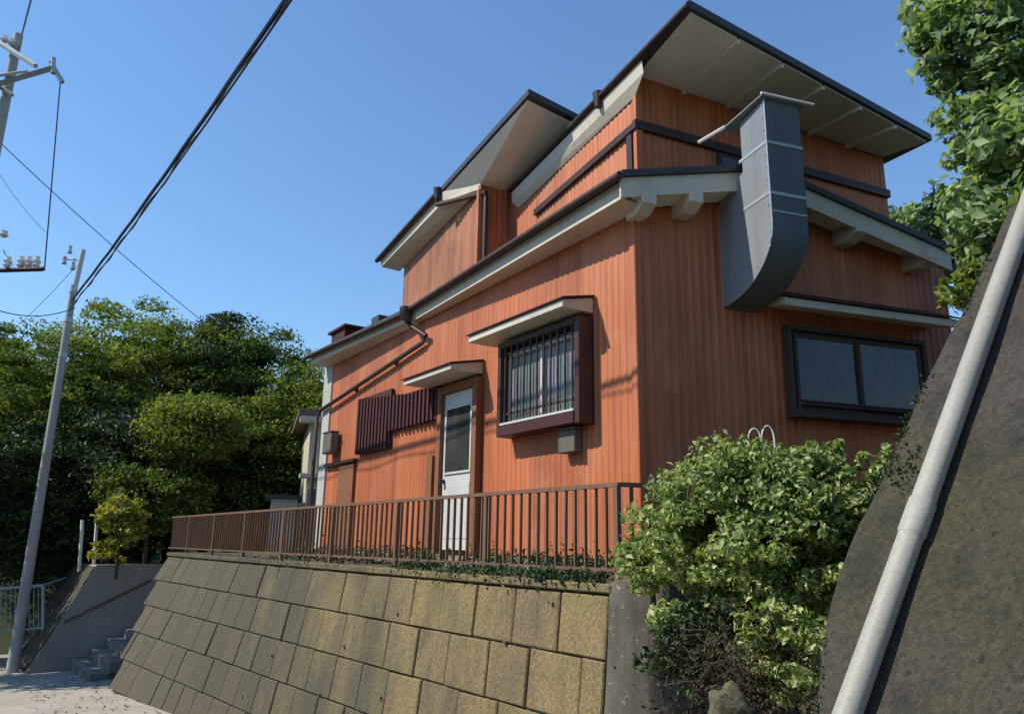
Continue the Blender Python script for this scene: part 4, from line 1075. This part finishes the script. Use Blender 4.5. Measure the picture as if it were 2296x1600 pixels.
tree('shrub', (bc[0] + .25, bc[1] + .2, bc[2] - 0.5), 0.22, 0.2, bc[2] - 0.12, bc[2] + 0.12, 18, 40, 0.07, M['leaf_bright'], 'pale sunlit sprig at the top corner of the sloping wall', 'shrub', None, pr=(0.05, 0.11), trunk_r=0.012, limbs=8)
# unseen trees added across the lane on the left to shade lane and lower wall
for i, (x, y, z0_, h, r) in enumerate(((-15.4, 16.4, 3.0, 7.8, 1.9), (-17.8, 19.6, 2.4, 7.4, 2.2), (-11.4, 9.6, 2.8, 5.8, 1.5))):
    g = road_z(x, y)
    tree('unseen_shade_tree', (x, y, g), r, r, z0_, h, 100, 60, 0.22, M['leaf_wood'], ('unseen shade tree added across the lane opposite the steps', 'unseen shade tree added farther down the lane', 'small unseen shade tree added nearest the viewer')[i], 'tree', 'unseen shade trees across the lane', pr=(0.45, 0.8), trunk_r=0.14)

# low plants along the fence foot and the house base
def cover(name, chunks, mat, label):
    V = np.concatenate(chunks); tag(leaves_obj(name, V, M[mat], None), label, None, None, 'stuff')
ch = []
for s_, r, n_ in ((0.35, 0.14, 260), (0.85, 0.16, 300), (1.55, 0.24, 300), (2.3, 0.24, 260), (3.1, 0.22, 200), (6.5, 1.5, 200)):
    P = np.empty((n_, 3)); P[:] = STREET(s_, 0.02, 1.29)
    P += (RNG.normal(size=n_) * r)[:, None] * np.array([*FD, 0]) + (RNG.normal(size=n_) * 0.06)[:, None] * np.array([*FN, 0]); P[:, 2] += RNG.normal(size=n_) * 0.045
    ch.append(leaf_arrays(P, 0.05, aspect=0.5))
cover('ground_cover', ch, 'leaf_dark', 'dark creeping plants along the foot of the fence')
ch = []
for s_, o_, r in ((1.0, 0.35, 0.22), (2.1, 0.35, 0.2), (4.6, 0.4, 0.3), (0.15, 0.45, 0.22), (3.45, 0.6, 0.18), (6.2, 0.4, 0.35), (7.6, 0.4, 0.4)):
    P = HF(s_, o_, 1.36) + RNG.normal(size=(480, 3)) * np.array([r, r, 0.08]); P[:, 2] = np.maximum(P[:, 2], 1.28)
    ch.append(leaf_arrays(P, 0.07, aspect=0.35))
cover('weeds', ch, 'leaf_dark', 'low weeds along the foot of the orange house')
# litter and dead vines in the hollow between the walls
n_ = 5200
P = np.array([at_y(1690, 1520, 4.5)]) + RNG.normal(size=(n_, 3)) * np.array([0.22, 0.22, 0.16])
tag(leaves_obj('leaf_litter', leaf_arrays(P, 0.032, aspect=0.4), M['litter'], None), 'dry leaf litter and dead vines in the hollow', None, None, 'stuff')
vm = MB()
for i in range(60):
    a = at_y(random.uniform(1560, 1810), random.uniform(1420, 1600), random.uniform(4.1, 4.6)); pts = [a]
    for k in range(4): pts.append(pts[-1] + np.array([random.uniform(-.12, .12), random.uniform(-.05, .05), random.uniform(-.06, .1)]))
    vm.tube(pts, 0.0035, 4)
tag(vm.build('dead_vines', M['bark'], None, True), 'tangle of dry vines in the hollow beside the sloping wall', None, None, 'stuff')
P = []
for k in range(420):
    s_ = random.uniform(2, 15); q = RWP(s_, 1.0); z = None
    o_ = random.uniform(0.9, 2.6) ** 1.0
    q = STREET(s_, o_, 0); P.append((q[0], q[1], road_z(q[0], q[1]) + 0.02))
tag(leaves_obj('fallen_leaves', leaf_arrays(np.array(P), 0.06, up_bias=3.0, aspect=0.5), M['litter'], None), 'scattered dry leaves on the lane by the block wall', None, None, 'stuff')
P = []
for k in range(900):
    z_ = random.uniform(0.3, 2.9); ae = float(np.interp(z_, [e[0] for e in EDGE], [e[1] for e in EDGE]))
    if math.sin(z_ * 7.0) + math.sin(z_ * 17.0 + 1) * 0.6 < -0.2: continue
    P.append(SW(ae - random.uniform(0.0, 0.05), z_, random.uniform(-0.02, 0.03)))
for k in range(500):
    cz_ = random.choice((0.75, 1.25, 1.9, 2.45)); ca_ = {0.75: -0.35, 1.25: -0.75, 1.9: 0.18, 2.45: -0.4}[cz_]
    P.append(SW(ca_ + random.gauss(0, 0.05), cz_ + random.gauss(0, 0.05), random.uniform(0, 0.012)))
tag(leaves_obj('wall_moss', leaf_arrays(np.array(P), 0.018, aspect=0.6), M['leaf_dark'], None), 'moss and small weeds along the end of the sloping wall', None, None, 'stuff')
# pale rock low in the hollow
bm = bmesh.new(); bmesh.ops.create_icosphere(bm, subdivisions=4, radius=1.0)
rk = at_y(1635, 1580, 3.7)
for v in bm.verts:
    k = 1 + 0.16 * math.sin(v.co.x * 4 + 1) * math.cos(v.co.y * 5) + 0.1 * math.sin(v.co.z * 7 + v.co.x * 3)
    k += 0.05 * math.sin(v.co.x * 13) * math.sin(v.co.y * 11 + v.co.z * 9)
    v.co = Vector((v.co.x * 0.09 * k + rk[0], v.co.y * 0.08 * k + rk[1], v.co.z * 0.10 * k + rk[2] - 0.02))
me = bpy.data.meshes.new('rock'); bm.to_mesh(me); bm.free()
me.polygons.foreach_set('use_smooth', [True] * len(me.polygons))
tag(link('rock', me, M['agedblock']), 'pale lichened rock low in the hollow below the bush', 'rock')
# plant hoops peeping above the bush
for px, h_, lab in ((1692, 0.08, 'left plant hoop above the bush'), (1722, 0.10, 'right plant hoop above the bush')):
    c = at_y(px, 985, 5.4); pts = []
    for k in range(9):
        a = math.pi * k / 8; pts.append(c + np.array([-math.cos(a) * 0.045, 0, math.sin(a) * h_]))
    pts = [pts[0] - [0, 0, 0.9]] + pts + [pts[-1] - [0, 0, 0.9]]
    mbx = MB(); mbx.tube(pts, 0.006, 6); tag(mbx.build('plant_hoop', M['ceramic'], None, True), 'pale wire ' + lab, 'plant hoop')

scene.render.engine = 'CYCLES'
scene.cycles.use_denoising = True
scene.cycles.max_bounces = 8
